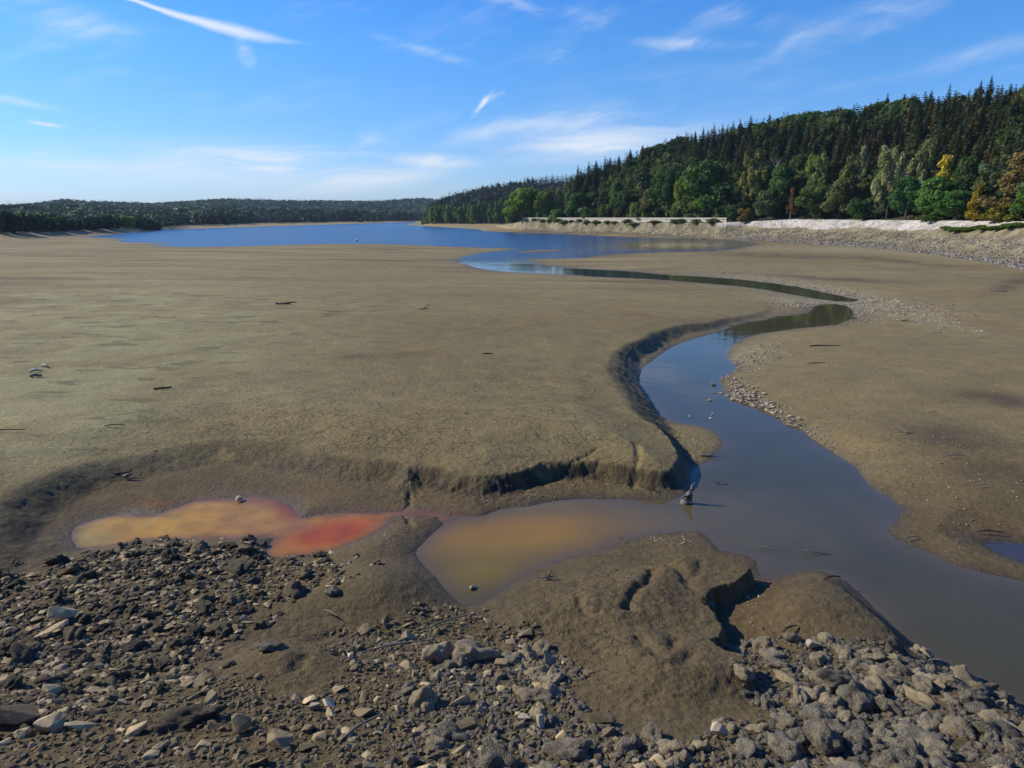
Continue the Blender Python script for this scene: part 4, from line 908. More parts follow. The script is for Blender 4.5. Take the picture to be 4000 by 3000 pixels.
# far woods
def wood(K, a0, a1, spacing, s0, name, label, conif, wmul=1.0, hmul=1.0, seed=1, pal=None):
    g = np.random.default_rng(seed); X, Y, Wd, Hh, T = [], [], [], [], []
    a = np.linspace(a0, a1, 800); rmid = float(np.mean(kcol(K, a, 0))); csm = float(np.mean(kcol(K, a, 3)))
    n = int((a1 - a0) * (rmid + csm * .55) * (csm + 60) / spacing ** 2); a = g.uniform(a0, a1, n); s_ = (csm + 60) * g.random(n) ** 1.0 + s0
    cs = kcol(K, a, 3); s_ = np.minimum(s_, cs + 60); r = kcol(K, a, 0) + s_; X, Y = r * np.sin(a), r * np.cos(a); Z = height(X, Y)
    keep = Z > .8; X, Y, Z, s_ = X[keep], Y[keep], Z[keep], s_[keep]; n = len(X)
    sp_ = fbm(X, Y, 120, 3, 600 + seed) + g.normal(size=n) * .1; con = sp_ > conif
    tcol = 1.75 if K is FARK else 1.5; pal = tcol * np.array(pal if pal is not None else [(.030, .052, .020), (.045, .070, .024), (.038, .060, .020), (.06, .08, .03)])
    T = pal[g.integers(0, len(pal), n)] * g.uniform(.88, 1.14, (n, 1)) * np.clip(1 + 1.6 * fbm(X, Y, 90, 3, 650), .5, 1.9)[:, None]; T[con] = np.array([.026, .044, .028]) * g.uniform(.8, 1.25, (con.sum(), 1))
    T = T * np.array([.95, 1.0, 1.1]); H2 = g.uniform(9, 14, n) * hmul * (np.clip(r[keep] / 750, .45, 1) if K is FARK else 1); W2 = H2 * g.uniform(.8, 1.1, n) * wmul
    lo = [(v, f, c ** .4) for v, f, c in (crown(700 + i, 80, 'round', .125) for i in range(4))]; ls = [spruce(720 + i, 9, 5, 1, .26) for i in range(3)]
    nr_ = ~con & (np.hypot(X, Y) < 650); fi = [crown(740 + i, 210, 'round', .085) for i in range(3)]
    if nr_.sum(): merge(fi, X[nr_], Y[nr_], Z[nr_] - .5, W2[nr_], H2[nr_], T[nr_], name, M['woods'], 'nearer mixed leafy ' + label, 'wood')
    con_ = con | nr_; merge(lo, X[~con_], Y[~con_], Z[~con_] - .5, W2[~con_], H2[~con_], T[~con_], name, M['woods'], 'mixed leafy ' + label, 'wood')
    if con.sum(): merge(ls, X[con], Y[con], Z[con] - .5, H2[con] * 1.0, H2[con] * 1.25, T[con], 'far_conifers', M['woods'], 'dark conifer ' + label, 'wood')
wood(FARK, hx(-500), hx(1760), 10.5, 2, 'far_wood', 'wood covering the low hills beyond the lake', .12, 1.15, 1.0, 3)
wood(PROK, hx(1655), hx(2330), 5.5, 6, 'headland_wood', 'wood covering the headland behind the lake', -.05, .8, .7, 4, [(.024, .04, .018), (.035, .052, .02), (.045, .06, .022)])

# ------------------------------------------------------------------ long concrete wall above the stones
az0, az1 = hx(2046), hx(2838); A_ = np.linspace(az0, az1, 60); rr_ = kcol(NEAK, A_, 0)
wx, wy = rr_ * np.sin(A_), rr_ * np.cos(A_); zt = np.interp(A_, [az0, az1], [5.80, 5.85]); zb = zt - np.interp(A_, [az0, az1], [1.5, 1.15])
def strip_mesh(d0, d1, z0f, z1f, name, mat, parent, gap=0.0):
    """solid bar that follows the wall line between two offsets (towards the lake is negative)"""
    V = []; nx, ny = np.sin(A_), np.cos(A_)
    for i in range(60):
        z0, z1 = z0f(i), z1f(i)
        for d, z in ((d0, z0), (d1, z0), (d1, z1), (d0, z1)): V.append((wx[i] + nx[i] * d - wx[30], wy[i] + ny[i] * d - wy[30], z))
    Fq = [(4 * i + j, 4 * i + (j + 1) % 4, 4 * (i + 1) + (j + 1) % 4, 4 * (i + 1) + j) for i in range(59) for j in range(4)] + [(3, 2, 1, 0), (4 * 59, 4 * 59 + 1, 4 * 59 + 2, 4 * 59 + 3)]
    return link(name, npmesh(name, np.array(V), np.array(Fq), False, None, mat), None, parent)
we = empty('retaining_wall', (wx[30], wy[30], 0)); tag(we, 'long low pale concrete retaining wall above the stony lake shore', 'wall')
strip_mesh(-.5, .6, lambda i: zb[i] - 1.4, lambda i: zt[i] - .45, 'wall_body', M['concrete'], we)
strip_mesh(-.75, .8, lambda i: zt[i] - .447, lambda i: zt[i], 'coping', M['concrete'], we)
strip_mesh(-1.9, -.503, lambda i: zb[i] - 1.6, lambda i: zb[i] + .25, 'footing', M['concrete'], we)
for i in range(2, 59, 4):
    nx, ny = math.sin(A_[i]), math.cos(A_[i])
    V, Fq = tube([(wx[i] - nx * .515 - wx[30], wy[i] - ny * .515 - wy[30], zb[i] + .25), (wx[i] - nx * .515 - wx[30], wy[i] - ny * .515 - wy[30], zt[i] - .45)], [.06, .06], 4)
    link('joint', npmesh('joint', V, Fq, False, None, M['bark']), None, we)
# tufts of weeds at the foot of the wall and green weeds on the right shore
g = np.random.default_rng(44)
for i, x in enumerate([2055, 2085, 2120, 2150, 2178, 2205, 2232, 2262, 2292, 2330, 2372, 2400, 2450, 2480, 2560, 2640, 2660, 2720, 2785]):
    az = hx(x); r = float(kcol(NEAK, az, 0)) - 4.2 + g.uniform(-1, 1); X, Y = r * math.sin(az), r * math.cos(az); z = float(height([X], [Y])[0]); w = g.uniform(2.6, 5.5); hgt = g.uniform(1.0, 2.0)
    place_tree('weed_bush', X, Y, z - .2, w, hgt, CM['smallbush'], TM['smallbush'], (.075, .105, .03), 'low green weed bush growing from the stones below the long wall', 'bush', 'weed bushes below the wall')
for i, (x, y) in enumerate([(3700, 893), (3725, 898), (3745, 903), (3770, 905), (3790, 900), (3830, 892), (3855, 897), (3880, 895), (3905, 893), (3930, 890), (3960, 888), (3985, 886)]):
    X, Y, z = [float(v[0]) for v in march(x, y)]
    place_tree('weed_bush', X, Y, z - .15, g.uniform(3, 5), g.uniform(.7, 1.1), CM['smallbush'], TM['smallbush'], (.07, .12, .02), 'low bright green weed patch on the stony shore at the right', 'bush', 'bright weeds on the right shore')

# ------------------------------------------------------------------ stones
from mathutils import noise as mn
def ico(sub):
    bm = bmesh.new(); bmesh.ops.create_icosphere(bm, subdivisions=sub, radius=.5); V = np.array([v.co[:] for v in bm.verts]); Fq = np.array([[v.index for v in f.verts] for f in bm.faces]); bm.free(); return V, Fq
def lump(seed, sub, big=.28, small=.035, flat=.75, el=1.25):
    V, Fq = ico(sub); o = Vector((seed * 3.3, seed * 1.7, 5)); out = []
    for v in V:
        p = Vector(v); n = p.normalized()
        d = mn.noise(p * 2.3 + o) * big + mn.noise(p * 5.5 + o) * big * .35 + mn.noise(p * 16 + o) * small + mn.noise(p * 34 + o) * small * .8
        q = p + n * d; out.append((q.x * el, q.y, q.z * flat))
    return np.array(out), Fq
def shard(seed, flat=.55, n=13, el=1.3):
    g = np.random.default_rng(seed); bm = bmesh.new()
    for _ in range(n):
        d = g.normal(size=3); d /= np.linalg.norm(d); d *= g.uniform(.38, .55); bm.verts.new((d[0] * el, d[1], d[2] * flat))
    r = bmesh.ops.convex_hull(bm, input=bm.verts); bmesh.ops.delete(bm, geom=[v for v in bm.verts if not v.link_faces], context='VERTS')
    bmesh.ops.bevel(bm, geom=bm.edges[:], offset=.022, segments=1, affect='EDGES', profile=.5)
    bmesh.ops.triangulate(bm, faces=bm.faces[:])
    bmesh.ops.subdivide_edges(bm, edges=bm.edges[:], cuts=1, use_grid_fill=True); bmesh.ops.triangulate(bm, faces=bm.faces[:])
    bm.verts.index_update()
    V = np.array([v.co[:] for v in bm.verts]); Fq = np.array([[v.index for v in f.verts] for f in bm.faces]); bm.free()
    for i, v in enumerate(V): V[i] = v + np.array(mn.noise_vector(Vector(v) * 5 + Vector((seed, 0, 0)))) * .018
    return V, Fq
def mesh_of(name, vf, mat, smooth=True): return npmesh(name, vf[0], vf[1], smooth, None, mat)
COB = [mesh_of('crusted_stone', lump(i, 4, .26 + .04 * (i % 3), .05, .65 + .1 * (i % 3), 1.1 + .15 * (i % 3)), M['cobble']) for i in range(9)]
CLD = [mesh_of('mud_clod', lump(40 + i, 4, .46, .085, .62, 1.2), M['clod']) for i in range(7)]
ANG = [mesh_of('broken_stone', shard(60 + i, (.42, .55, .7)[i % 3], 10 + i % 5, 1.1 + .1 * (i % 4)), M['angular'], False) for i in range(12)]
ZA = np.array([(-400, 2280), (100, 2215), (420, 2150), (640, 2112), (1040, 2135), (1250, 2190), (1440, 2190), (1260, 2300), (1040, 2400), (900, 2560), (640, 2700), (300, 2780), (-400, 2820)], float)
ZB = np.array([(-400, 2700), (300, 2700), (620, 2660), (900, 2620), (1180, 2740), (1330, 2620), (1290, 2480), (1480, 2400), (1700, 2370), (1850, 2395), (2050, 2440), (2170, 2520), (2240, 2620), (2240, 2770), (2400, 2870), (2700, 2880), (2850, 2830), (2850, 3200), (-400, 3200)], float)
ZC = np.array([(2840, 2500), (3000, 2470), (3200, 2530), (3350, 2485), (3560, 2560), (3700, 2600), (3860, 2700), (4000, 2790), (4400, 3080), (4400, 3400), (1500, 3400), (1500, 2700), (1850, 2560), (2000, 2480), (2160, 2530), (2240, 2640), (2240, 2770), (2400, 2890), (2700, 2900), (2950, 2780), (2900, 2600)], float)
def sample(zone, n, seed):
    """even random ground points inside a traced zone"""
    g = np.random.default_rng(seed); X = g.uniform(-9, 8.5, n); Y = g.uniform(4.0, 13.5, n); Z = height(X, Y); px, py = proj(X, Y, Z)
    k = inside(px + 130 * fbm(X, Y, .5, 3, 411), py + 70 * fbm(X, Y, .4, 3, 421), zone) & (Z > .03); return X[k], Y[k], Z[k]
TAKEN = []
def darts(zone, n, sizes, seed, tight=.42):
    X, Y, Z = sample(zone, n * 14, seed); out = []; g = np.random.default_rng(seed + 1); sizes = np.sort(sizes)[::-1]; i = 0
    T = [t for t in TAKEN]; A = np.array(T) if T else np.zeros((0, 3)); arr = np.zeros((len(A) + len(sizes), 3)); arr[:len(A)] = A; m = len(A)
    for s in sizes:
        for _ in range(30):
            if i >= len(X): break
            x, y, z = X[i], Y[i], Z[i]; i += 1
            if m == 0 or np.all((arr[:m, 0] - x) ** 2 + (arr[:m, 1] - y) ** 2 > (tight * (arr[:m, 2] + s)) ** 2):
                arr[m] = (x, y, s); m += 1; out.append((x, y, z, s)); break
    TAKEN.extend([tuple(a) for a in arr[len(A):m]]); return out
def put(name, me, x, y, z, s, g, label, cat, group, sink=.22, tilt=.5, flat=1.0):
    o = bpy.data.objects.new(name, me); C.objects.link(o); o.location = (x, y, z + s * sink); o.rotation_euler = (g.normal() * tilt, g.normal() * tilt, g.uniform(0, 6.28))
    o.scale = (s * g.uniform(.85, 1.2), s * g.uniform(.8, 1.1), s * flat * g.uniform(.8, 1.15)); tag(o, label, cat, group); return o
g = np.random.default_rng(77)
def one(name, me, px, py, wpx, label, cat='stone', sink=.25, rot=(0, 0, 0), sc=(1, 1, 1), mat=None):
    x, y, z = [float(v[0]) for v in hit(px, py)]; s = wpx / 3.90625 / F * math.sqrt(x * x + y * y + (EYE - z) ** 2)
    o = bpy.data.objects.new(name, me); C.objects.link(o); o.location = (x, y, z + s * sc[2] * sink); o.rotation_euler = rot; o.scale = (s * sc[0], s * sc[1], s * sc[2]); tag(o, label, cat); TAKEN.append((x, y, s)); return o
PAL = [mesh_of('pale_stone', shard(90 + i, .6, 12), M['pale'], False) for i in range(4)]
one('pale_stone', PAL[0], 2798, 2885, 84, 'pale diamond-shaped stone standing on edge below the smooth mud mound', rot=(1.2, .5, .1), sc=(.85, .9, 1.0), sink=.4)
one('pale_stone', PAL[1], 3177, 2540, 62, 'pale pinkish stone at the top edge of the grey cobbles', rot=(.4, .2, 2), sink=.3)
one('pale_stone', PAL[2], 2118, 2836, 62, 'pale cream stone with a pointed top near the bottom middle', rot=(.9, .3, 1), sink=.35)
one('pale_stone', PAL[3], 2045, 2815, 50, 'small cream slab just left of the pointed cream stone', rot=(.3, .5, 2))
one('pale_stone', PAL[0], 1370, 2580, 36, 'upright white stone beside a dark hollow left of the rubble', rot=(1.3, 0, 2), sink=.4)
one('pale_stone', PAL[1], 950, 2425, 30, 'small white stone among dark clods', rot=(1, .3, 0), sink=.4)
one('pale_stone', PAL[2], 1290, 2755, 58, 'pale slab left of the bottom middle rubble', rot=(.2, .4, 1))
one('pale_stone', PAL[3], 1230, 2770, 46, 'pale rounded stone beside the pale slab', rot=(.2, .9, 2))
one('broken_stone', ANG[3], 2330, 2825, 110, 'long grey-brown slab at the lower edge of the smooth mud', rot=(.15, 0, -.15), sc=(1.1, .5, .7))
one('broken_stone', ANG[5], 40, 2830, 150, 'large tan boulder with a sunlit top at the bottom left corner', rot=(.2, .25, .3), sc=(1.1, .7, .8))
one('broken_stone', ANG[1], 200, 2850, 90, 'brown boulder next to the large tan boulder at bottom left', rot=(.3, .2, 1))
one('broken_stone', ANG[6], 320, 2850, 90, 'squared brown boulder, third from the bottom left corner', rot=(.1, .6, .5), sc=(1, .8, .9))
one('broken_stone', ANG[2], 545, 2865, 100, 'angular tan block with a dark shaded side at bottom left', rot=(.2, -.4, .5), sc=(1, .6, .6))
one('mud_clod', CLD[2], 710, 2835, 180, 'big dark crusted block lying behind the angular tan block', rot=(.1, -.1, .5), sc=(1, .5, .5), sink=.05)
one('broken_stone', ANG[4], 945, 2855, 85, 'pointed brown slab right of the big dark block', rot=(.7, .2, 1), sink=.3)
one('broken_stone', ANG[8], 1095, 2920, 100, 'flat squared brown slab near the bottom left of the middle', rot=(.5, .1, .1), sc=(1, .9, .7), sink=.3)
one('broken_stone', ANG[9], 245, 2425, 90, 'tilted brown slab among dark clods on the left', rot=(.6, .4, .5), sc=(1.1, .6, .9), sink=.35)
one('broken_stone', ANG[10], 205, 2475, 85, 'flat tan slab below the tilted brown slab', rot=(.2, -.3, .5), sc=(1.2, .5, .6))
one('crusted_stone', COB[0], 1065, 2545, 85, 'rounded grey crusted stone alone on smooth mud', rot=(0, .1, .4), sc=(1, .65, .6))
one('crusted_stone', COB[1], 1715, 2575, 95, 'large dark crusted boulder at the centre of the rubble', rot=(0, .2, 1), sc=(1, .8, 1))
one('crusted_stone', COB[2], 1850, 2580, 100, 'large crusted boulder right of the centre one', rot=(0, .3, .4), sc=(1, .9, .9))
one('crusted_stone', COB[3], 3215, 2920, 130, 'largest grey crusted cobble at the lower right', rot=(.3, .1, 1.4), sc=(1, .85, .95))
one('crusted_stone', COB[4], 3260, 2685, 115, 'big grey crusted boulder between mud and stream at right', rot=(0, .1, .2), sc=(1, .7, .8))
one('crusted_stone', COB[5], 3350, 2750, 95, 'rounded tan-grey crusted cobble below the big grey boulder', rot=(0, .2, .9), sc=(1, .9, .9))
one('crusted_stone', COB[6], 3195, 2815, 80, 'grey crusted cobble with dark shadow above the largest cobble')
one('crusted_stone', COB[7], 1295, 2320, 40, 'small dark round crusted stone alone on smooth mud right of the clods')
one('crusted_stone', COB[8], 2770, 2373, 30, 'small pale-topped stone lodged on the smooth mud clump')
# stones standing in the stream
for i, (x, y, w) in enumerate([(2787, 1502, 30), (2815, 1535, 14), (2790, 1534, 12), (2772, 1563, 18), (2864, 1560, 26), (2840, 1545, 16), (2695, 1623, 15), (2782, 1617, 14), (2775, 1634, 13)]):
    X, Y = unproj(x, y, 0.02); s = w / 3.90625 / F * math.hypot(X, Y) * 1.1
    o = put('stream_stone', ANG[i % 12], float(X), float(Y), 0.0, s, g, 'wet stone standing clear of the blue stream near the gravel bar', 'stone', 'stones standing in the stream', .12, .3, .8)
X, Y = unproj(1843, 2302, 0); o = put('stream_stone', PAL[0], float(X), float(Y), 0, .12, g, 'single white stone in the brown end of the orange water', 'stone', None, .25, .3)
X, Y = unproj(935, 1956, 0); o = put('stream_stone', PAL[1], float(X), float(Y), 0, .24, g, 'single tan stone at the far edge of the orange pool', 'stone', None, .25, .2, .7)
cob = darts(ZC, 300, np.concatenate([g.uniform(.22, .31, 60), g.uniform(.16, .22, 110), g.uniform(.11, .16, 114)]), 501, .37)
for i, (x, y, z, s) in enumerate(cob):
    px, py = proj(x, y, z)
    if px > 2600: lab, gr = 'grey crusted cobble in the cobble bank at the lower right, beside the dark stream', 'cobbles of the lower right bank'
    else: lab, gr = 'dark grey crusted cobble in the rubble at the bottom middle, left of the smooth mud', 'crusted cobbles at the bottom middle'
    if px < 2600 and i % 2:
        put('broken_stone', ANG[i % 12], x, y, z, s * .9, g, 'sharp-edged pale stone in the rubble at the bottom middle', 'stone', 'broken stones at the bottom middle', .04, .5); continue
    put('crusted_stone', COB[i % 9], x, y, z, s, g, lab, 'cobble', gr, .06, .35)
ang = darts(ZB, 300, np.concatenate([g.uniform(.18, .28, 26), g.uniform(.12, .18, 110), g.uniform(.08, .12, 150)]), 502, .38)
for i, (x, y, z, s) in enumerate(ang):
    px, py = proj(x, y, z)
    lab, gr = ('sharp-edged tan stone in the loose rubble at the bottom left', 'broken stones at the bottom left') if px < 1250 else ('sharp-edged pale stone in the rubble at the bottom middle', 'broken stones at the bottom middle')
    put('broken_stone', ANG[i % 12], x, y, z, s, g, lab, 'stone', gr, .04, .5)
cld = darts(ZA, 300, np.concatenate([g.uniform(.22, .36, 26), g.uniform(.14, .22, 100), g.uniform(.09, .14, 140)]), 503, .5)
for i, (x, y, z, s) in enumerate(cld):
    put('mud_clod', CLD[i % 7], x, y, z, s, g, 'dark crusted clod in the rough rubble below the orange pool at the left', 'clod', 'dark clods below the orange pool', .02, .4)
def stones(pts, sizes, bases, mat, name, label, cat, sink=.15, flat=.8, smooth=False):
    """loose small stones as one uncountable mass"""
    g = np.random.default_rng(len(pts)); VV, FF, o = [], [], 0; pts = np.array(pts); n = len(pts); pick = g.integers(0, len(bases), n)
    for b in range(len(bases)):
        k = np.where(pick == b)[0]; V, Fq = bases[b]; m = len(k)
        if not m: continue
        t = g.uniform(0, 6.28, m); u = g.normal(size=m) * .4; c, s = np.cos(t)[:, None], np.sin(t)[:, None]; cu, su = np.cos(u)[:, None], np.sin(u)[:, None]; S = np.asarray(sizes)[k][:, None]
        x0 = V[:, 0] * cu + V[:, 2] * su; z0 = (-V[:, 0] * su + V[:, 2] * cu) * flat; y0 = V[:, 1] * g.uniform(.6, 1.1, (m, 1))
        VV.append(np.stack([(x0 * c - y0 * s) * S + pts[k, 0:1], (x0 * s + y0 * c) * S + pts[k, 1:2], z0 * S + pts[k, 2:3] + S * sink], -1).reshape(-1, 3))
        FF.append((Fq[None] + (np.arange(m) * len(V))[:, None, None]).reshape(-1, 3) + o); o += m * len(V)
    me = npmesh(name, np.concatenate(VV), np.concatenate(FF), smooth, None, mat); ob = link(name, me); tag(ob, label, cat, None, 'stuff'); return ob
def shard_low(seed, n=9):
    g = np.random.default_rng(seed); bm = bmesh.new()
    for _ in range(n):
        d = g.normal(size=3); d /= np.linalg.norm(d); d *= g.uniform(.36, .55); bm.verts.new((d[0] * 1.25, d[1], d[2] * .6))
    bmesh.ops.convex_hull(bm, input=bm.verts); bmesh.ops.delete(bm, geom=[v for v in bm.verts if not v.link_faces], context='VERTS'); bmesh.ops.triangulate(bm, faces=bm.faces[:]); bm.verts.index_update()
    V = np.array([v.co[:] for v in bm.verts]); Fq = np.array([[v.index for v in f.verts] for f in bm.faces]); bm.free(); return V, Fq
LOWA = [shard_low(800 + i, 8 + i % 4) for i in range(8)]; LOWL = [lump(820 + i, 2, .34, .10, .7) for i in range(5)]
def pk(z, n, seed): X, Y, Z = sample(z, n, seed); return np.stack([X, Y, Z], 1)
p = pk(ZC, 36000, 901); stones(p, g.uniform(.035, .115, len(p)) * g.uniform(.6, 1, len(p)), LOWL, M['cobble'], 'cobble_rubble', 'small grey crusted rubble between the cobbles at the bottom', 'rubble', .02, .8, True)
p = pk(ZB, 60000, 902); stones(p, g.uniform(.02, .13, len(p)) * g.uniform(.35, 1, len(p)), LOWA, M['angular'], 'stone_rubble', 'small tan chips between the broken stones at the bottom left', 'rubble')
p = pk(ZA, 26000, 903); stones(p, g.uniform(.02, .14, len(p)) * g.uniform(.35, 1, len(p)), LOWL, M['clod'], 'clod_rubble', 'small dark crumbs between the clods below the orange pool', 'rubble', .05, .7, True)
p = pk(ZA, 14000, 904); stones(p, g.uniform(.04, .20, len(p)) * g.uniform(.3, 1, len(p)), LOWA, M['angular'], 'slate_rubble', 'thin tan chips scattered among the dark clods', 'rubble', .12, .45)
def gravel(cx, cy, sx, sy, rot, n, s0, s1, mat, label, seed, cut=.25):
    g = np.random.default_rng(seed); u = g.normal(size=n) * sx; v = g.normal(size=n) * sy; c, s = math.cos(R(rot)), math.sin(R(rot)); x, y, z = hit(cx + u * c - v * s, cy + u * s + v * c)
    k = (z > .012) & (y > 4) & (y < 400); rr = np.hypot(x, y); return np.stack([x, y, z], 1)[k], (g.uniform(s0, s1, n) * g.uniform(.4, 1, n))[k]
def gobj(args, mat, label, bases=LOWA, smooth=False):
    P, S = zip(*[gravel(*a[:8], None, None, a[8]) for a in args]); stones(np.concatenate(P), np.concatenate(S), bases, mat, 'gravel', label, 'gravel', .15, .7, smooth)
gobj([(2900, 1545, 70, 22, 35, 420, .06, .26, 11), (3020, 1620, 70, 22, 30, 380, .05, .22, 12), (2960, 1390, 70, 28, -20, 420, .05, .18, 13), (3150, 1680, 90, 14, 30, 160, .04, .14, 14)], M['pale'], 'pale gravel bar along the right bank of the blue stream')
gobj([(3250, 1150, 260, 14, 9, 900, .08, .3, 21), (3450, 1200, 160, 16, 14, 600, .08, .28, 22), (3000, 1120, 160, 10, 8, 400, .08, .25, 23), (3120, 1190, 90, 10, 6, 300, .08, .25, 24), (3360, 1225, 60, 20, 0, 260, .08, .25, 25)], M['pale'], 'grey gravel spread around the end of the upper channel')
gobj([(900, 1880, 330, 24, -6, 500, .015, .05, 31), (1150, 1830, 160, 20, 0, 300, .015, .05, 32), (2060, 1940, 120, 8, -8, 90, .02, .07, 33), (2700, 1720, 60, 34, 10, 180, .02, .06, 34), (1480, 2090, 60, 40, 0, 200, .015, .05, 35), (2600, 2110, 60, 14, 0, 120, .02, .06, 36), (2960, 2330, 24, 60, 15, 40, .02, .08, 37), (1700, 1850, 500, 30, 0, 200, .015, .035, 39)], M['pale'], 'fine pale grit scattered over the wet banks round the pools')
gobj([(1500, 1500, 800, 200, -4, 1300, .02, .07, 51), (500, 1650, 420, 160, -6, 500, .015, .05, 52)], M['angular'], 'small crumbs and shell bits strewn over the wide mud flat')
gobj([(3500, 1600, 330, 260, 8, 1500, .02, .09, 53), (3700, 1950, 250, 110, 15, 500, .015, .05, 54)], M['angular'], 'small crumbs and pebbles strewn over the mud right of the stream')
# stones of the basin side
n = 15000; a = g.uniform(hx(2040), hx(4200), n); w = kcol(NEAK, a, 2); r = kcol(NEAK, a, 0) - w * g.uniform(-.02, 1.25, n); X, Y = r * np.sin(a), r * np.cos(a); Z = height(X, Y); kz = (Z > .05) & (Z < np.where(a > hx(2830), 2.9, 4.6)); _mx, _my = unproj(4035, 950, .8); kz &= np.hypot(X - _mx, (Y - _my) * .7) > 6.5; P = np.stack([X, Y, Z], 1)[kz]
M['riprap'] = mat_plain('riprap', (0.38, 0.345, 0.29, 1), 0.9, .5, 0.55)
stones(P, (g.uniform(.2, .75, n) * g.uniform(.35, 1, n))[kz], LOWA, M['riprap'], 'riprap', 'grey-brown stones covering the basin side below the wall and trees', 'stones')

# ------------------------------------------------------------------ driftwood
def wood_piece(name, chains, mat, px, py, label, cat='driftwood', zoff=0.02, water=False, k=7, span=None):
    if water: x, y = unproj(px, py, 0); z = 0.0; x, y = float(x), float(y)
    else: x, y, z = [float(v[0]) for v in hit(px, py)]
    g = np.random.default_rng(int(px)); P = []
    for pts, rad in chains:
        q = smooth_poly(np.array(pts, float), 4, False); q = q + g.normal(size=q.shape) * np.interp(np.linspace(0, 1, len(q)), [0, 1], [rad[0], rad[-1]])[:, None] * .25
        rd = np.interp(np.linspace(0, 1, len(q)), np.linspace(0, 1, len(rad)), rad) * g.uniform(.85, 1.15, len(q)); P.append(tube(q, rd, k))
    V, Fq = joinm(P)
    if span: V = V * (span / 3.90625 / F * math.sqrt(x * x + y * y + 36) / (V[:, 0].max() - V[:, 0].min()))
    o = link(name, npmesh(name, V, Fq, True, None, mat), None, None, (x, y, z + zoff)); tag(o, label, cat); return o
DW, DK = M['drift'], M['darkwood']
wood_piece('tree_stump', [([(-.10, 0, -.1), (-.06, 0, .12), (.04, 0, .30), (.12, .01, .46)], [.10, .075, .045, .012]), ([(.0, 0, -.1), (.05, 0, .08), (.07, 0, .2)], [.07, .05, .015]), ([(-.14, 0, -.1), (-.12, 0, .05), (-.1, 0, .11)], [.06, .04, .02])], DW, 2688, 1966, 'pointed grey stump sticking out of the water at the tip of the mud bank', 'stump', 0, True)
wood_piece('driftwood', [([(0, 0, -.05), (.05, 0, .05), (.12, 0, .10)], [.012, .01, .006]), ([(.04, 0, .03), (-.08, 0, .09)], [.008, .004]), ([(.02, 0, -.05), (.16, .0, .01), (.26, 0, .02)], [.008, .006, .004])], DK, 2800, 1893, 'small dark forked twig in the stream right of the stump', 'twig', 0, True)
wood_piece('driftwood', [([(-.45, .05, .02), (-.2, 0, .05), (.1, -.02, .03), (.5, -.04, .06)], [.02, .03, .025, .008]), ([(-.1, 0, .03), (.25, .12, .10), (.5, .18, .16)], [.015, .01, .004])], DK, 2772, 1788, 'dark branch lying from the small gravel spit into the stream', 'branch', span=85)
wood_piece('driftwood', [([(-.22, 0, .03), (0, .0, .05), (.2, .05, .04)], [.03, .04, .02]), ([(.1, 0, .05), (.3, .05, .09), (.42, .06, .08)], [.015, .01, .004])], DK, 2925, 2160, 'dark stick at the water edge above the mud clump', 'stick')
wood_piece('driftwood', [([(-.35, .0, .0), (-.2, -.06, .04), (0, -.05, .05), (.25, -.1, .01)], [.006, .008, .006, .004]), ([(-.3, 0, .0), (-.34, .08, .1)], [.005, .003])], DW, 3030, 2140, 'thin pale twig curving out of the shallow water', 'twig', .01, True)
wood_piece('driftwood', [([(-.3, .05, .04), (-.1, .0, .05), (.1, 0, .02), (.25, -.02, .0)], [.004, .01, .012, .006]), ([(-.15, .02, .05), (-.22, .1, .14)], [.006, .003])], DW, 3190, 2165, 'pale twig at the tip of the sunken mud in the stream', 'twig', .01, True)
wood_piece('driftwood', [([(-.07, .05, .08), (-.03, .02, .05), (.03, 0, .03), (.09, -.05, .02)], [.004, .009, .008, .004]), ([(-.03, .02, .05), (-.07, .0, .1)], [.006, .003])], DW, 2432, 2118, 'forked pale twig on the rim of the orange water', 'twig')
wood_piece('driftwood', [([(-.12, 0, .02), (0, 0, .04), (.1, 0, .03)], [.012, .014, .01]), ([(0, 0, 0), (.02, 0, .1), (.04, .01, .15)], [.025, .02, .01]), ([(-.02, 0, 0), (-.04, 0, .11)], [.01, .006])], DW, 2140, 2265, 'small broken twig stub standing in the cracked mud', 'twig')
wood_piece('driftwood', [([(-.55, -.05, .05), (-.2, 0, .13), (.1, .02, .12), (.45, .1, .18), (.62, .12, .42)], [.05, .075, .07, .05, .02])], DK, 478, 1858, 'dark curved log on the bank above the orange pool', 'log', span=62)
wood_piece('driftwood', [([(-.12, 0, .04), (.0, 0, .10), (.14, .05, .14)], [.04, .06, .03])], DW, 497, 1873, 'short pale chunk of wood beside the dark curved log', 'wood', span=34)
wood_piece('plank', [([(-.95, -.35, .06), (0, 0, .10), (1.0, .4, .12)], [.12, .14, .12])], DK, 635, 1521, 'dark plank lying on the open mud flat', 'plank', .02, k=4, span=56)
for i, (x, y, L, an, w, lab) in enumerate([(176, 1434, 1.6, -.6, .20, 'pale upper board of the broken crate pieces'), (140, 1455, 1.2, .3, .16, 'middle board of the broken crate pieces'), (140, 1473, 1.3, .1, .22, 'grey lowest board of the broken crate pieces')]):
    wood_piece('plank', [([(-L / 2 * math.cos(an), -L / 2 * math.sin(an), .1), (0, 0, .2), (L / 2 * math.cos(an), L / 2 * math.sin(an), .15)], [w * .7, w * .8, w * .7])], M['concrete'] if i < 2 else DW, x, y, lab + ' on the mud at the left', 'board', k=4, span=40)
wood_piece('driftwood', [([(-1.8, 0, .6), (-1.7, 0, .2), (-.6, .2, .25), (.4, 0, .35), (1.4, .3, .5), (2.0, .2, .3)], [.05, .14, .16, .14, .10, .05]), ([(-1.5, 0, .2), (0, -.4, .2), (1.2, -.3, .15)], [.1, .09, .05])], DK, 1117, 1192, 'dark branch lying on the mud flat below the lake', 'branch', span=78)
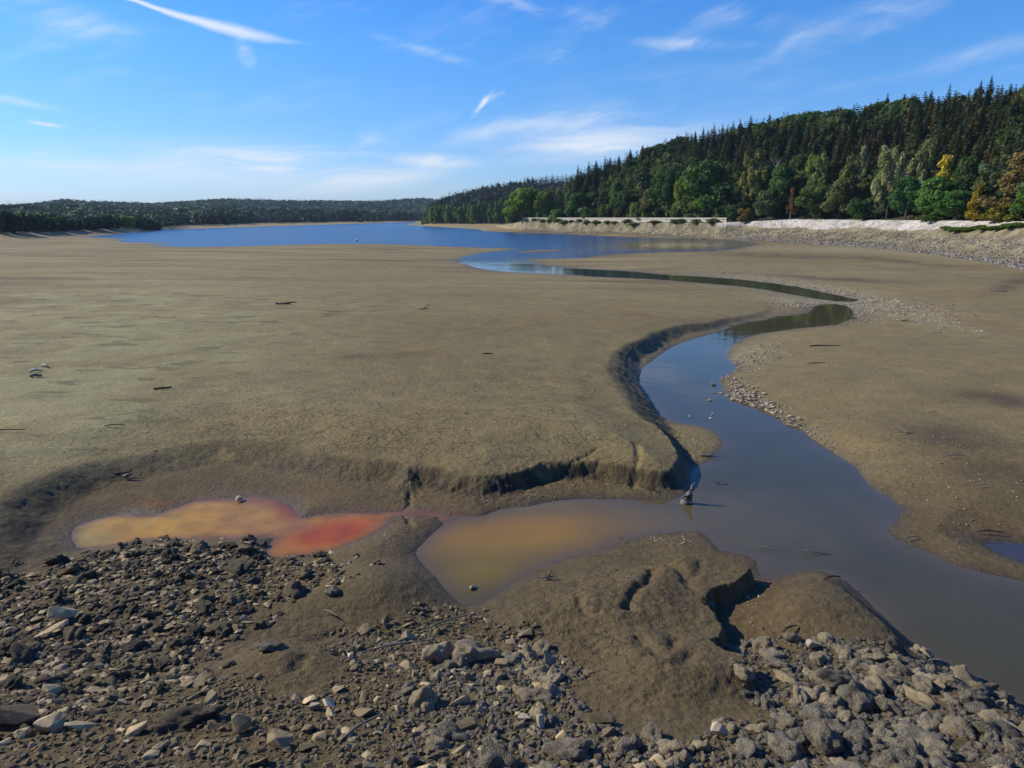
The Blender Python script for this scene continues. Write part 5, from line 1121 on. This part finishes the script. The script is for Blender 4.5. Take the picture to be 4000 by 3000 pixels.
wood_piece('driftwood', [([(-.7, -.1, .1), (0, 0, .2), (.7, .3, .2)], [.03, .07, .03]), ([(0, 0, .2), (.5, .2, .6), (.75, .3, .7)], [.05, .04, .02])], DK, 1655, 1213, 'small forked branch on the mud flat left of the blue channel', 'branch', span=40)
wood_piece('driftwood', [([(-.5, 0, .05), (0, 0, .10), (.5, .05, .05)], [.05, .07, .04])], DK, 1905, 1386, 'short dark stick on the mud left of the stream', 'stick', span=40)
wood_piece('driftwood', [([(-.8, -.1, .03), (0, 0, .06), (.9, .2, .05)], [.02, .04, .02])], DK, 3185, 1422, 'thin dark stick on the mud right of the stream', 'stick', span=70)
wood_piece('driftwood', [([(-.7, 0, .03), (0, 0, .07), (1.6, .1, .04)], [.05, .05, .015])], DK, 3200, 1355, 'long thin twig on the mud near the stream bend', 'twig', span=115)
wood_piece('driftwood', [([(-.7, -.3, .06), (0, 0, .14), (.8, .4, .12)], [.06, .09, .05])], DK, 3535, 1256, 'dark log at the end of the upper channel', 'log', span=36)
wood_piece('driftwood', [([(-1.2, .3, .04), (0, 0, .10), (1.2, -.3, .08)], [.05, .08, .05])], DW, 3905, 1140, 'pale branch on the flat near the right edge', 'branch', span=50)
wood_piece('driftwood', [([(0, 0, .02), (-.25, .35, .12), (-.55, .75, .1)], [.02, .012, .004]), ([(0, 0, .02), (-.1, .4, .16), (-.22, .9, .2)], [.02, .012, .004]), ([(0, 0, .02), (.2, .3, .1), (.3, .5, .12)], [.018, .01, .004]), ([(0, 0, .02), (-.4, -.05, .05), (-.8, -.12, .03)], [.015, .01, .004]), ([(0, 0, .02), (.5, 0, .04)], [.012, .004])], DW, 3545, 1695, 'pale bare brushwood branch on the mud right of the stream', 'branch', span=100)
for i, (x, y, L, an, lab) in enumerate([(3730, 1790, .45, -.1, 'short white stick left of the damp patch'), (3870, 2090, .5, -.15, 'pale twig above the small dark puddle'), (3660, 1305, .5, 0, 'short white stick beyond the stream bend'), (3640, 1620, .35, .4, 'small pale twig above the brushwood'), (3840, 1905, .25, 0, 'pale stub of wood at the right'), (3560, 2112, .3, .1, 'reddish stick at the corner of the stream bank'),
        (3250, 2270, .3, .2, 'pale straw-like twig on the brown mound'), (3085, 2470, .28, .5, 'thin straw on the side of the brown mound'), (3950, 2860, .25, -1, 'pale twig among cobbles at the right'), (3210, 2720, .5, -1.1, 'brown curved stick between the grey cobbles'), (2470, 2275, .2, -.4, 'thin root in the crack of the mud clump'), (1290, 2410, .3, -.6, 'pale root beside the middle rubble'), (1415, 2860, .5, .8, 'straight pale stick in the rubble at the bottom'), (1550, 2540, .9, .3, 'long thin root crossing the middle rubble'), (1760, 2440, .7, .5, 'curved root over the top of the middle rubble'), (2110, 2680, .2, -.8, 'short pale stick at the right side of the middle rubble'), (3660, 2600, .25, -.2, 'pale flat driftwood at the stream edge of the cobbles'), (20, 1690, 1.0, .1, 'dark stick at the left edge of the mud'), (450, 1670, .5, .1, 'short dark twig on the pale mud at left')]):
    d = math.cos(an) * L / 2; e = math.sin(an) * L / 2; mat = DK if 'dark' in lab or 'brown' in lab else DW; th = min(.011 + .012 * L, .016)
    wood_piece('driftwood', [([(-d, -e, .03), (-d * .2, .02 - e * .2, .06), (d, e, .05)], [th * .6, th, th * .5])], mat, x, y, lab, 'stick')
# white float far out on the lake
X, Y = unproj(1392, 941, 0); X, Y = float(X), float(Y)
V, Fq = ico(2); V = V * np.array([.9, .6, .6]); P = [(V, np.concatenate([Fq, Fq[:, :1]], 1))]
o = link('buoy', npmesh('buoy', V, Fq, True, None, M['white']), None, None, (X, Y, .15)); tag(o, 'tiny white float on the blue lake near the mud shore', 'buoy')

# ------------------------------------------------------------------ air
def haze():
    m = bpy.data.materials.new('air'); m.use_nodes = True; n = NT(m.node_tree); v = n.node('ShaderNodeVolumePrincipled'); o = n.node('ShaderNodeOutputMaterial')
    v.inputs['Color'].default_value = (0.62, 0.80, 1.0, 1); v.inputs['Density'].default_value = 0.00009; v.inputs['Anisotropy'].default_value = 0.1; n.l.new(v.outputs[0], o.inputs['Volume'])
    S = 7000.0; z0, z1 = -1.6, 120.0
    V = [(x, y, z) for z in (z0, z1) for x, y in ((-S, -S), (S, -S), (S, S), (-S, S))]; Fq = [(0, 3, 2, 1), (4, 5, 6, 7), (0, 1, 5, 4), (1, 2, 6, 5), (2, 3, 7, 6), (3, 0, 4, 7)]
    o = link('haze', npmesh('haze', np.array(V), np.array(Fq), False, None, m)); tag(o, kind='stuff')
USE_HAZE = True
if USE_HAZE: haze()
